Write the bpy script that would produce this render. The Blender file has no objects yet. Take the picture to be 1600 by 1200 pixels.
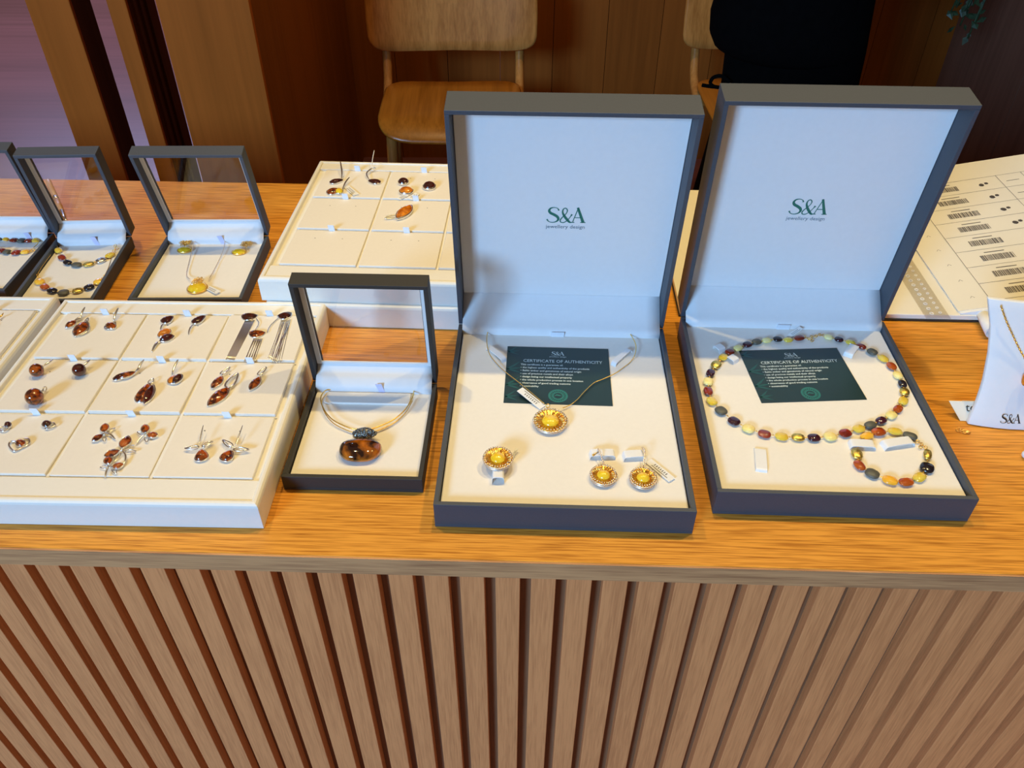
import bpy, math, random
from mathutils import Vector, Matrix
random.seed(7)
C = bpy.context.scene.collection
R = math.radians
PI = math.pi

# ------------------------------------------------------------------ camera
F_PX, PITCH, ROLL, CAM_H = 1263.1, R(40.104), R(0.299), 0.4660
fw = Vector((0, math.cos(PITCH), -math.sin(PITCH)))
rt0 = Vector((1, 0, 0)); up0 = rt0.cross(fw)
rt = rt0 * math.cos(ROLL) + up0 * math.sin(ROLL)
up = -rt0 * math.sin(ROLL) + up0 * math.cos(ROLL)
CAM = Vector((0, 0, CAM_H))
cd = bpy.data.cameras.new('camera'); cam = bpy.data.objects.new('camera', cd); C.objects.link(cam)
cd.sensor_fit = 'HORIZONTAL'; cd.sensor_width = 36; cd.lens = F_PX / 1600 * 36
cd.clip_start = .02; cd.clip_end = 60
m = Matrix((rt, up, -fw)).transposed().to_4x4(); m.translation = CAM
cam.matrix_world = m
bpy.context.scene.camera = cam

# ------------------------------------------------------------------ light
sc = bpy.context.scene
sc.view_settings.view_transform = 'Standard'; sc.view_settings.look = 'None'
sc.view_settings.gamma = 1; sc.view_settings.use_curve_mapping = False
sc.view_settings.exposure = 0.0
w = bpy.data.worlds.new('room_ambience'); sc.world = w; w.use_nodes = True
bg = w.node_tree.nodes['Background']; bg.inputs[0].default_value = (0.92, 0.64, 0.44, 1); bg.inputs[1].default_value = 0.19

def aim(o, loc, tgt):
    o.location = loc
    o.rotation_euler = (Vector(tgt) - Vector(loc)).to_track_quat('-Z', 'Y').to_euler()
def area(name, loc, tgt, sx, sy, e, col):
    l = bpy.data.lights.new(name, 'AREA'); l.shape = 'RECTANGLE'; l.size = sx; l.size_y = sy; l.energy = e; l.color = col
    o = bpy.data.objects.new(name, l); C.objects.link(o); aim(o, loc, tgt); return o
def spot(name, loc, tgt, e, col, ang=60, r=.03, blend=.5):
    l = bpy.data.lights.new(name, 'SPOT'); l.energy = e; l.color = col; l.spot_size = R(ang); l.shadow_soft_size = r; l.spot_blend = blend
    o = bpy.data.objects.new(name, l); C.objects.link(o); aim(o, loc, tgt); return o
area('daylight_window', (-2.3, -3.3, 1.75), (0, .55, .05), 1.1, .8, 228, (0.31, 0.62, 1.06))
WARM = (1.0, 0.74, 0.30)
spot('ceiling_spotlight', (-.55, .78, 1.75), (-.36, .62, 0), 33, WARM, 62, .02)
spot('ceiling_spotlight.001', (.12, .80, 1.75), (.08, .55, 0), 35, WARM, 62, .02)
spot('ceiling_spotlight.002', (.75, .78, 1.75), (.55, .55, 0), 44, WARM, 62, .02)
spot('added_warm_slat_fill', (1.75, -.55, .55), (.95, .36, -.5), 13, (1, .50, .14), 55, .05, 1.0)  # added warm fill, set low to redden the right-hand slats
area('far_daylight_window', (-2.6, 5.0, 1.0), (-1.9, 3.0, -.9), 1.5, 1.2, 60, (0.5, 0.55, 1.0))
spot('back_downlight', (.0, 2.0, 1.7), (-.1, 2.6, -.6), 40, (1, .68, .34), 75, .05)

# ------------------------------------------------------------------ pixel ray to real surface
def ray(px, py):
    return (fw + rt * ((px - 800) / F_PX) - up * ((py - 600) / F_PX)).normalized()
def at(px, py, z=0.0):
    d = ray(px, py); t = (z - CAM.z) / d.z
    return CAM + d * t
def at_plane(px, py, o, n):
    d = ray(px, py); t = (Vector(o) - CAM).dot(n) / d.dot(n)
    return CAM + d * t
def at_y(px, py, Y):
    d = ray(px, py); return CAM + d * ((Y - CAM.y) / d.y)

# ------------------------------------------------------------------ materials
def nt(name):
    m = bpy.data.materials.new(name); m.use_nodes = True
    return m, m.node_tree, m.node_tree.nodes['Principled BSDF']
def setp(b, **k):
    for a, v in k.items():
        b.inputs[a.replace('_', ' ')].default_value = v
def plain(name, col, rough=.5, metal=0, noise=.0, nscale=200, bump=0, **k):
    m, t, b = nt(name)
    setp(b, Roughness=rough, Metallic=metal, **k)
    c = (*col, 1)
    tc = t.nodes.new('ShaderNodeTexCoord'); n = t.nodes.new('ShaderNodeTexNoise'); n.inputs['Scale'].default_value = nscale
    n.inputs['Detail'].default_value = 4
    t.links.new(tc.outputs['Object'], n.inputs['Vector'])
    r = t.nodes.new('ShaderNodeValToRGB')
    r.color_ramp.elements[0].position = .3; r.color_ramp.elements[1].position = .7
    r.color_ramp.elements[0].color = tuple(max(0, x * (1 - noise)) for x in col) + (1,)
    r.color_ramp.elements[1].color = tuple(min(1, x * (1 + noise)) for x in col) + (1,)
    t.links.new(n.outputs['Fac'], r.inputs['Fac']); t.links.new(r.outputs['Color'], b.inputs['Base Color'])
    if bump:
        bp = t.nodes.new('ShaderNodeBump'); bp.inputs['Strength'].default_value = bump; bp.inputs['Distance'].default_value = .0003
        t.links.new(n.outputs['Fac'], bp.inputs['Height']); t.links.new(bp.outputs['Normal'], b.inputs['Normal'])
    return m
def wood(name, dark, light, axis='X', rough=.45, scale=1.0, lines=.6, fine=1.0, spec=.5, blotch=.15):
    m, t, b = nt(name); N = t.nodes.new; L = t.links.new
    setp(b, Roughness=rough); b.inputs['Specular IOR Level'].default_value = spec
    tc = N('ShaderNodeTexCoord')
    def noise(long, across, detail=5, seed=0.0):
        mp = N('ShaderNodeMapping')
        s = [across * scale] * 3; s['XYZ'.index(axis)] = long * scale
        mp.inputs['Scale'].default_value = s; mp.inputs['Location'].default_value = (seed, seed, seed)
        L(tc.outputs['Object'], mp.inputs['Vector'])
        n = N('ShaderNodeTexNoise'); n.inputs['Scale'].default_value = 1; n.inputs['Detail'].default_value = detail
        n.inputs['Roughness'].default_value = .6
        L(mp.outputs[0], n.inputs['Vector']); return n.outputs['Fac']
    a = noise(5, 110, 4); f = noise(22 * fine, 620 * fine, 2, 3.0); bl = noise(1.5, 9, 3, 8.0)
    mx = N('ShaderNodeMix'); mx.data_type = 'FLOAT'; mx.inputs['Factor'].default_value = lines
    L(a, mx.inputs['A']); L(f, mx.inputs['B'])
    mx2 = N('ShaderNodeMix'); mx2.data_type = 'FLOAT'; mx2.inputs['Factor'].default_value = blotch
    L(mx.outputs['Result'], mx2.inputs['A']); L(bl, mx2.inputs['B'])
    r = N('ShaderNodeValToRGB'); e = r.color_ramp.elements
    e[0].position = .36; e[0].color = (*dark, 1); e[1].position = .56; e[1].color = (*light, 1)
    L(mx2.outputs['Result'], r.inputs['Fac']); L(r.outputs['Color'], b.inputs['Base Color'])
    bp = N('ShaderNodeBump'); bp.inputs['Strength'].default_value = .15; bp.inputs['Distance'].default_value = .0005
    L(f, bp.inputs['Height']); L(bp.outputs['Normal'], b.inputs['Normal'])
    return m
def stone(name, col, col2, rough=.06, trans=.0, scale=90, sss=0, coat=1.0, pos=(.35, .65)):
    m, t, b = nt(name)
    setp(b, Roughness=rough, IOR=1.54); b.inputs['Transmission Weight'].default_value = trans
    b.inputs['Coat Weight'].default_value = coat * .7; b.inputs['Coat Roughness'].default_value = .03
    tc = t.nodes.new('ShaderNodeTexCoord'); n = t.nodes.new('ShaderNodeTexNoise')
    n.inputs['Scale'].default_value = scale; n.inputs['Detail'].default_value = 3; n.inputs['Distortion'].default_value = .6
    t.links.new(tc.outputs['Object'], n.inputs['Vector'])
    r = t.nodes.new('ShaderNodeValToRGB'); r.color_ramp.elements[0].position = pos[0]; r.color_ramp.elements[1].position = pos[1]
    r.color_ramp.elements[0].color = (*col, 1); r.color_ramp.elements[1].color = (*col2, 1)
    t.links.new(n.outputs['Fac'], r.inputs['Fac']); t.links.new(r.outputs['Color'], b.inputs['Base Color'])
    return m
M = {}
M['counter'] = wood('oak_countertop', (.44, .155, .014), (.80, .350, .048), 'X', .45, 1.0, .86, fine=1.0, spec=.25, blotch=.08)
M['edge'] = wood('oak_edge_band', (.36, .155, .06), (.68, .33, .13), 'X', .5, 1.0, .5)
M['slat'] = wood('oak_slats', (.62, .225, .072), (.84, .325, .108), 'Z', .55, 1.3, .6, blotch=.25)
M['groove_shade'] = wood('shaded_groove_backing', (.20, .085, .032), (.28, .125, .052), 'Z', .7, .8, .5)  # backing oak darkened so the grooves read as shaded
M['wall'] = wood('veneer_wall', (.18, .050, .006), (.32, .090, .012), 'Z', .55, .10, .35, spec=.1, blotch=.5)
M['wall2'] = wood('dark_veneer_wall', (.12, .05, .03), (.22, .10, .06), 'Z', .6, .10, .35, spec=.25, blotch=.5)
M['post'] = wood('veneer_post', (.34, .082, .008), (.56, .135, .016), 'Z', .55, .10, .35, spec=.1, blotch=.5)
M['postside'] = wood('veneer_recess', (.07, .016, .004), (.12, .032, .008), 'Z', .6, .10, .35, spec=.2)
M['floor'] = wood('floor_planks', (.14, .050, .045), (.24, .085, .078), 'X', .35, .06, .4, blotch=.5)
M['chair'] = wood('oak_chair', (.38, .14, .025), (.60, .25, .055), 'Z', .45, .25, .35, spec=.15)
M['chairseat'] = wood('oak_chair_seat', (.34, .11, .008), (.54, .19, .018), 'Y', .28, .25, .35)
M['boxskin'] = plain('charcoal_leatherette', (.042, .053, .072), .62, noise=.06, nscale=900, bump=.15)
M['boxskin'].node_tree.nodes['Principled BSDF'].inputs['Specular IOR Level'].default_value = .8
M['boxskin_shaded'] = plain('charcoal_leatherette_shaded', (.026, .025, .025), .6, noise=.06, nscale=900, bump=.15)  # same charcoal leatherette, darkened for the dimmer light on the small front box
M['lining'] = plain('white_satin_lining', (.80, .80, .80), .6, noise=.01)
M['cushion'] = plain('cream_suede_cushion', (.86, .82, .75), .75, noise=.012, nscale=300, bump=.1)
M['tray'] = plain('cream_leatherette', (.86, .83, .75), .5, noise=.01, nscale=300)
M['pad'] = plain('cream_pad_suede', (.84, .785, .69), .75, noise=.012, nscale=300, bump=.1)
M['ribbon'] = plain('white_ribbon', (.80, .84, .90), .5, noise=.02)
M['lilac'] = plain('lilac_ribbon', (.66, .66, .86), .45, noise=.02)
M['plastic'] = plain('white_plastic', (.86, .86, .86), .3, noise=.01)
M['green'] = plain('green_ink', (.012, .16, .115), .5)
M['ink'] = plain('black_ink', (.015, .015, .018), .5)
M['greyink'] = plain('grey_ink', (.10, .15, .19), .5)
M['card'] = plain('dark_green_card', (.010, .032, .030), .35, noise=.1, nscale=40)
M['cardleaf'] = plain('teal_print', (.010, .085, .075), .4)
M['seal'] = plain('teal_seal_print', (.02, .17, .14), .4)
M['whiteink'] = plain('pale_ink', (.62, .72, .70), .5)
M['paper'] = plain('paper', (.82, .78, .68), .7, noise=.015, nscale=20)
M['paper2'] = plain('white_paper', (.86, .86, .84), .6, noise=.01, nscale=20)
M['line'] = plain('table_rule_ink', (.16, .14, .12), .6)
M['gold'] = plain('polished_gold', (.98, .62, .16), .34, 1, noise=.05)
M['rosegold'] = plain('pale_gold_crystal', (.95, .74, .58), .38, .85, noise=.15, nscale=900)
M['silver'] = plain('polished_silver', (.82, .80, .78), .22, 1, noise=.03)
M['oxid'] = plain('oxidised_silver', (.22, .20, .17), .3, 1, noise=.6, nscale=700, bump=.8)
M['filigree'] = plain('gold_filigree', (.92, .54, .14), .38, 1, noise=.5, nscale=650, bump=1.0)
M['amber'] = stone('cognac_amber', (.055, .008, .002), (.44, .085, .006), scale=230, pos=(.4, .62))
M['amberdark'] = stone('dark_cherry_amber', (.022, .004, .003), (.085, .010, .004), scale=120)
M['amberorange'] = stone('bright_cognac_amber', (.45, .10, .006), (.85, .27, .015), scale=160)
M['amberbig'] = stone('flamed_cognac_amber', (.020, .005, .002), (.72, .20, .014), scale=50, pos=(.42, .64))
M['butter'] = stone('butter_amber', (.90, .56, .015), (.98, .70, .05), scale=200, rough=.2, coat=.5)
M['b_Y'] = stone('pale_butter_bead', (.88, .72, .22), (.93, .80, .36), scale=150, rough=.3, coat=.3)
M['b_T'] = stone('clear_yellow_bead', (.98, .62, .03), (1.0, .78, .12), trans=.25, scale=100)
M['b_R'] = stone('cherry_bead', (.15, .010, .004), (.32, .030, .008), scale=100)
M['b_A'] = stone('amber_bead', (.36, .045, .004), (.66, .13, .01), trans=.2, scale=100)
M['b_W'] = stone('dark_plum_bead', (.030, .005, .012), (.075, .012, .022), scale=100)
M['b_K'] = stone('black_bead', (.008, .006, .009), (.018, .012, .016), scale=100, rough=.15, coat=.6)
M['b_G'] = stone('grey_green_bead', (.075, .075, .055), (.11, .105, .08), scale=100, rough=.5, coat=0)
M['b_D'] = stone('honey_bead', (.90, .42, .02), (1.0, .58, .06), scale=120)
M['b_O'] = M['filigree']
M['b_S'] = M['silver']
M['lemon'] = stone('lemon_amber', (.92, .56, .01), (1.0, .74, .04), scale=120, trans=.15)
M['black'] = plain('black_cloth', (.0028, .0024, .0024), 1.0, noise=.2, nscale=60)
M['trousers'] = plain('black_trousers', (.0022, .002, .002), 1.0, noise=.2, nscale=60)
for k_ in ('black', 'trousers'): M[k_].node_tree.nodes['Principled BSDF'].inputs['Specular IOR Level'].default_value = .05
M['skin'] = plain('skin', (.48, .27, .19), .5, noise=.04, nscale=40)
M['hair'] = plain('dark_hair', (.03, .018, .012), .5, noise=.3, nscale=200)
M['leaf'] = plain('green_leaf', (.028, .055, .022), .45, noise=.4, nscale=60)
M['pot'] = plain('clay_pot', (.25, .12, .07), .8, noise=.1)
M['pen'] = plain('tan_pen_barrel', (.62, .33, .17), .35, noise=.05)
def glassy(name, rough=0.0, tint=(1, 1, 1), refl=1.0):
    m = bpy.data.materials.new(name); m.use_nodes = True; t = m.node_tree
    t.nodes.remove(t.nodes['Principled BSDF']); out = t.nodes['Material Output']
    tr = t.nodes.new('ShaderNodeBsdfTransparent'); tr.inputs[0].default_value = (*tint, 1)
    gl = t.nodes.new('ShaderNodeBsdfGlossy'); gl.inputs['Roughness'].default_value = rough
    fr = t.nodes.new('ShaderNodeLayerWeight'); fr.inputs['Blend'].default_value = .5
    pw = t.nodes.new('ShaderNodeMath'); pw.operation = 'POWER'; pw.inputs[1].default_value = 4
    mu = t.nodes.new('ShaderNodeMath'); mu.operation = 'MULTIPLY_ADD'; mu.inputs[1].default_value = .4; mu.inputs[2].default_value = .045 * refl
    mx = t.nodes.new('ShaderNodeMixShader')
    t.links.new(fr.outputs['Facing'], pw.inputs[0]); t.links.new(pw.outputs[0], mu.inputs[0]); t.links.new(mu.outputs[0], mx.inputs[0])
    t.links.new(tr.outputs[0], mx.inputs[1]); t.links.new(gl.outputs[0], mx.inputs[2]); t.links.new(mx.outputs[0], out.inputs[0])
    return m
M['glass'] = glassy('clear_pane', 0.0, (.98, .98, .98), 1.0)
M['film'] = glassy('clear_plastic_film', .15, (.95, .94, .92), 1.5)

# ------------------------------------------------------------------ object helpers
TM = {}
def tag(o, label, cat, group=None):
    o['label'] = label; o['category'] = cat
    if group: o['group'] = group
    return o
def thing(name, loc, label, cat, group=None, yaw=0.0):
    o = bpy.data.objects.new(name, None); C.objects.link(o)
    o.empty_display_size = .01
    o.location = loc; o.rotation_euler = (0, 0, yaw)
    TM[o.name] = Matrix.Translation(Vector(loc)) @ Matrix.Rotation(yaw, 4, 'Z')
    return tag(o, label, cat, group)
class MB:
    def __init__(s): s.v = []; s.f = []
    def add(s, vs, fs):
        n = len(s.v); s.v += [Vector(v) for v in vs]; s.f += [tuple(i + n for i in f) for f in fs]; return s
    def hexa(s, p):      # 8 points: bottom 4 ccw, top 4 ccw
        return s.add(p, [(3, 2, 1, 0), (4, 5, 6, 7), (0, 1, 5, 4), (1, 2, 6, 5), (2, 3, 7, 6), (3, 0, 4, 7)])
    def box(s, x0, x1, y0, y1, z0, z1, fr=None):
        fr = fr or (lambda x, y, z: Vector((x, y, z)))
        return s.hexa([fr(x0, y0, z0), fr(x1, y0, z0), fr(x1, y1, z0), fr(x0, y1, z0), fr(x0, y0, z1), fr(x1, y0, z1), fr(x1, y1, z1), fr(x0, y1, z1)])
    def loft(s, rings, cap0=True, cap1=True, closed=True):
        n = len(rings[0]); b = len(s.v)
        for r in rings: s.v += [Vector(p) for p in r]
        for k in range(len(rings) - 1):
            for i in range(n if closed else n - 1):
                j = (i + 1) % n
                s.f.append((b + k * n + i, b + k * n + j, b + (k + 1) * n + j, b + (k + 1) * n + i))
        if cap0: s.f.append(tuple(b + i for i in reversed(range(n))))
        if cap1: s.f.append(tuple(b + (len(rings) - 1) * n + i for i in range(n)))
        return s
    def tube(s, path, r, n=7, closed=False, flat=1.0, upv=(0, 0, 1)):
        P = [Vector(p) for p in path]; k = len(P); rr = r if isinstance(r, (list, tuple)) else [r] * k
        rings = []; prev = None
        for i in range(k):
            a = P[(i - 1) % k] if closed or i > 0 else P[i]; b = P[(i + 1) % k] if closed or i < k - 1 else P[i]
            d = (b - a)
            d = d.normalized() if d.length > 1e-9 else Vector((0, 0, 1))
            if prev is None:
                u = Vector(upv); u = u - d * u.dot(d)
                if u.length < 1e-4: u = Vector((1, 0, 0)) - d * d.x
                u.normalize()
            else:
                u = prev - d * prev.dot(d); u.normalize()
            prev = u; w = d.cross(u)
            rings.append([P[i] + (w * math.cos(2 * PI * j / n) + u * math.sin(2 * PI * j / n) * flat) * rr[i] for j in range(n)])
        if closed: rings.append(rings[0]); return s.loft(rings, False, False)
        return s.loft(rings)
    def ell(s, c, ax, ay, az, n=12, m=7, p=1.0, noise=0):
        c = Vector(c); ax, ay, az = Vector(ax), Vector(ay), Vector(az)
        sg = lambda x: math.copysign(abs(x) ** p, x)
        b = len(s.v)
        for i in range(1, m):
            t = PI * i / m
            for j in range(n):
                q = 2 * PI * j / n
                k = 1 + random.uniform(-noise, noise)
                s.v.append(c + (ax * (math.sin(t) * sg(math.cos(q))) + ay * (math.sin(t) * sg(math.sin(q)))) * k + az * math.cos(t))
        s.v.append(c + az); s.v.append(c - az)
        T = b + (m - 1) * n
        for i in range(m - 2):
            for j in range(n):
                k = (j + 1) % n
                s.f.append((b + i * n + j, b + (i + 1) * n + j, b + (i + 1) * n + k, b + i * n + k))
        for j in range(n):
            k = (j + 1) % n
            s.f.append((b + j, b + k, T)); s.f.append((b + (m - 2) * n + k, b + (m - 2) * n + j, T + 1))
        return s
    def torus(s, c, ax, ay, r, n=24, k=6):
        c = Vector(c); ax, ay = Vector(ax), Vector(ay)
        return s.tube([c + ax * math.cos(2 * PI * i / n) + ay * math.sin(2 * PI * i / n) for i in range(n)], r, k, True, upv=ax.cross(ay).normalized())
    def ribbon(s, fr, pts, ws):
        rings = []
        for i, (p, wd) in enumerate(zip(pts, ws)):
            a = Vector(pts[max(i - 1, 0)]); b = Vector(pts[min(i + 1, len(pts) - 1)]); d = (b - a).normalized(); nn = Vector((-d.y, d.x)) * wd / 2
            rings.append([fr(p[0] + nn.x, p[1] + nn.y), fr(p[0] - nn.x, p[1] - nn.y)])
        b0 = len(s.v)
        for r in rings: s.v += r
        for i in range(len(rings) - 1): s.f.append((b0 + 2 * i + 1, b0 + 2 * i + 3, b0 + 2 * i + 2, b0 + 2 * i))
        return s
    def build(s, name, mat, parent=None, smooth=False, bevel=0, seg=2, label=None, subsurf=0):
        me = bpy.data.meshes.new(name)
        root = parent
        while root is not None and root.parent is not None: root = root.parent
        if root is not None and root.name in TM:
            inv = TM[root.name].inverted(); vs = [inv @ v for v in s.v]; org = None
        elif root is None:
            xs = [v.x for v in s.v]; ys = [v.y for v in s.v]; zs = [v.z for v in s.v]
            org = Vector(((min(xs) + max(xs)) / 2, (min(ys) + max(ys)) / 2, min(zs))); vs = [v - org for v in s.v]
        else: vs = s.v; org = None
        me.from_pydata(vs, [], s.f); me.update()
        if smooth:
            for p in me.polygons: p.use_smooth = True
        mats = mat if isinstance(mat, list) else [mat]
        for q in mats: me.materials.append(q)
        o = bpy.data.objects.new(name, me); C.objects.link(o)
        if parent is not None: o.parent = parent
        elif org is not None: o.location = org
        if bevel:
            b = o.modifiers.new('bevel', 'BEVEL'); b.width = bevel; b.segments = seg; b.limit_method = 'ANGLE'
        if subsurf:
            q = o.modifiers.new('sub', 'SUBSURF'); q.levels = q.render_levels = subsurf
        if label: o['label'] = label
        return o
def cat(pts, n=6, closed=False):
    P = [Vector(p) for p in pts]; out = []; k = len(P)
    for i in range(k if closed else k - 1):
        g = lambda j: P[j % k] if closed else P[min(max(j, 0), k - 1)]
        a, b, c, d = g(i - 1), g(i), g(i + 1), g(i + 2)
        for j in range(n):
            t = j / n
            out.append(.5 * ((2 * b) + (c - a) * t + (2 * a - 5 * b + 4 * c - d) * t * t + (3 * b - a - 3 * c + d) * t ** 3))
    if not closed: out.append(P[-1])
    return out
def struct(o): o['kind'] = 'structure'; return o

# ------------------------------------------------------------------ lettering
LOGO = [([(.66, .80), (.60, .93), (.42, 1.0), (.22, .95), (.13, .80), (.20, .64), (.42, .51), (.60, .37), (.65, .2), (.54, .05), (.32, -.01), (.12, .05), (.02, .20)],
         [.10, .05, .05, .09, .13, .16, .17, .16, .13, .08, .05, .05, .10]),
        ([(1.40, .56), (1.33, .42), (1.18, .17), (.98, .0), (.80, .02), (.77, .17), (.90, .38), (1.08, .62), (1.13, .84), (1.02, .97), (.90, .88), (.88, .68), (.98, .44), (1.14, .2), (1.30, .02), (1.42, .03)],
         [.12, .05, .05, .06, .06, .07, .06, .05, .06, .06, .07, .10, .14, .15, .11, .05]),
        ([(1.45, 0), (1.73, 1.0)], [.05, .05]), ([(1.70, 1.02), (2.05, 0)], [.13, .17]), ([(1.53, .34), (1.92, .34)], [.05, .05]),
        ([(1.36, .015), (1.56, .015)], [.05, .05]), ([(1.88, .015), (2.18, .015)], [.05, .05])]
def logo(name, fr, h, mat, parent, **k):
    mb = MB(); wd = 2.15
    for pts, ws in LOGO:
        if len(pts) > 2:
            P = cat([(p[0], p[1], wv) for p, wv in zip(pts, ws)], 5); pp = [(q.x, q.y) for q in P]; wv = [q.z for q in P]
        else: pp, wv = pts, ws
        mb.ribbon(lambda x, y: fr((x - wd / 2) * h, (y - .5) * h), pp, wv)
    return mb.build(name, mat, parent, **k)
def text(name, s, fr, size, mat, parent, align='CENTER', spacing=1.0, bold=0.0, xs=1.0):
    cu = bpy.data.curves.new('lettering', 'FONT'); cu.body = s; cu.size = size; cu.align_x = align; cu.space_character = spacing
    cu.offset = bold; cu.resolution_u = 2
    o = bpy.data.objects.new('lettering', cu); C.objects.link(o)
    dg = bpy.context.evaluated_depsgraph_get(); me = o.evaluated_get(dg).to_mesh()
    mb = MB(); mb.add([fr(v.co.x * xs, v.co.y) for v in me.vertices], [tuple(p.vertices) for p in me.polygons])
    bpy.data.objects.remove(o); bpy.data.curves.remove(cu)
    if name is None: return mb
    return mb.build(name, mat, parent)
def surf(o, ex, ey, lift=.0002):
    o, ex, ey = Vector(o), Vector(ex).normalized(), Vector(ey).normalized(); n = ex.cross(ey)
    return lambda x, y, z=0: o + ex * x + ey * y + n * (lift + z)

# ------------------------------------------------------------------ room
CY = R(-1.538)
def cf(x, y, z): return Vector((x * math.cos(CY) - y * math.sin(CY), x * math.sin(CY) + y * math.cos(CY), z))
YF, YB, TH, FL = .3567, .9372, .018, -.9
mb = MB().box(-4.5, 3.2, -1.5, 7.0, FL - .05, FL); struct(mb.build('floor', M['floor']))
mb = MB()
for k in range(12):
    mb.box(-.62 + k * .1905, -.62 + k * .1905 + .1885, 3.0, 3.05, FL, 1.9)
struct(mb.build('wall_back', M['wall']))
mb = MB()
for k in range(6): mb.box(1.56, 1.62, 3.0 - (k + 1) * .5 + .003, 3.0 - k * .5, FL, 1.9)
struct(mb.build('wall_right', M['wall2']))

t = thing('service_counter', cf(0, (YF + YB) / 2, FL), 'long oak counter with vertical slatted front and orange-brown top', 'counter', yaw=CY)
MB().box(-1.5, 1.5, YF + .0015, YB, -TH, 0, cf).build('countertop', M['counter'], t, bevel=.0006)
MB().box(-1.5, 1.5, YF, YF + .0014, -TH, -.0004, cf).build('edge_band', M['edge'], t, label='grey-brown oak edge strip')
mb = MB(); SP, SX = .02675, -.37754
SY = YF + .0103
for k in range(-41, 70):
    x1 = SX + k * SP; x0 = x1 - SP * .69
    mb.box(x0, x1, SY, SY + .0105, FL, -TH, cf)
mb.build('slatted_front', M['slat'], t, bevel=.0006)
MB().box(-1.5, 1.5, SY + .0105, SY + .03, FL, -TH, cf).build('backing_panel', M['groove_shade'], t, label='backing behind the slats, groove shade in its colour')
MB().box(-1.5, -1.47, SY + .03, YB - .03, FL, -TH, cf).build('end_panel', M['slat'], t)
MB().box(1.47, 1.5, SY + .03, YB - .03, FL, -TH, cf).build('end_panel', M['slat'], t)

# wooden screen posts behind the counter, left
def post(px0, px1, Y, depth, label, name='wooden_post', side=None, grooves=0):
    a, b = at_y(px0, 0, Y), at_y(px1, 0, Y)
    t = thing(name, ((a.x + b.x) / 2, Y + depth / 2, FL), label, 'post', None)
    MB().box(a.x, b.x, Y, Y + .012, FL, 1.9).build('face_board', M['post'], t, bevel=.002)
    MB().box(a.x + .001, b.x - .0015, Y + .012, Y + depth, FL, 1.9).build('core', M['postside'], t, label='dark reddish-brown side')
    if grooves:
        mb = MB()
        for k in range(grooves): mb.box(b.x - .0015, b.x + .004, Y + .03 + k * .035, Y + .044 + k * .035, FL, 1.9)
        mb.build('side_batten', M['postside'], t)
    return t
post(38, 107, 1.9, .10, 'leftmost oak post behind the counter with pinkish floor beside it')
post(165, 195, 1.9, .16, 'narrow oak post with dark ribbed side, between the leftmost post and the broad column', grooves=3)
a, b = at_y(242, 0, 1.9), at_y(388, 0, 1.9)
t = thing('wooden_column', ((a.x + b.x) / 2, 2.45, FL), 'broad oak-veneered column behind the counter, right of the narrow post', 'column')
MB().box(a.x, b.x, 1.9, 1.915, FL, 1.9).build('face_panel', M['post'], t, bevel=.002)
MB().box(a.x + .001, b.x - .001, 1.915, 2.99, FL, 1.9).build('side_panel', M['wall'], t, label='darker side running back to the wall')

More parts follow.
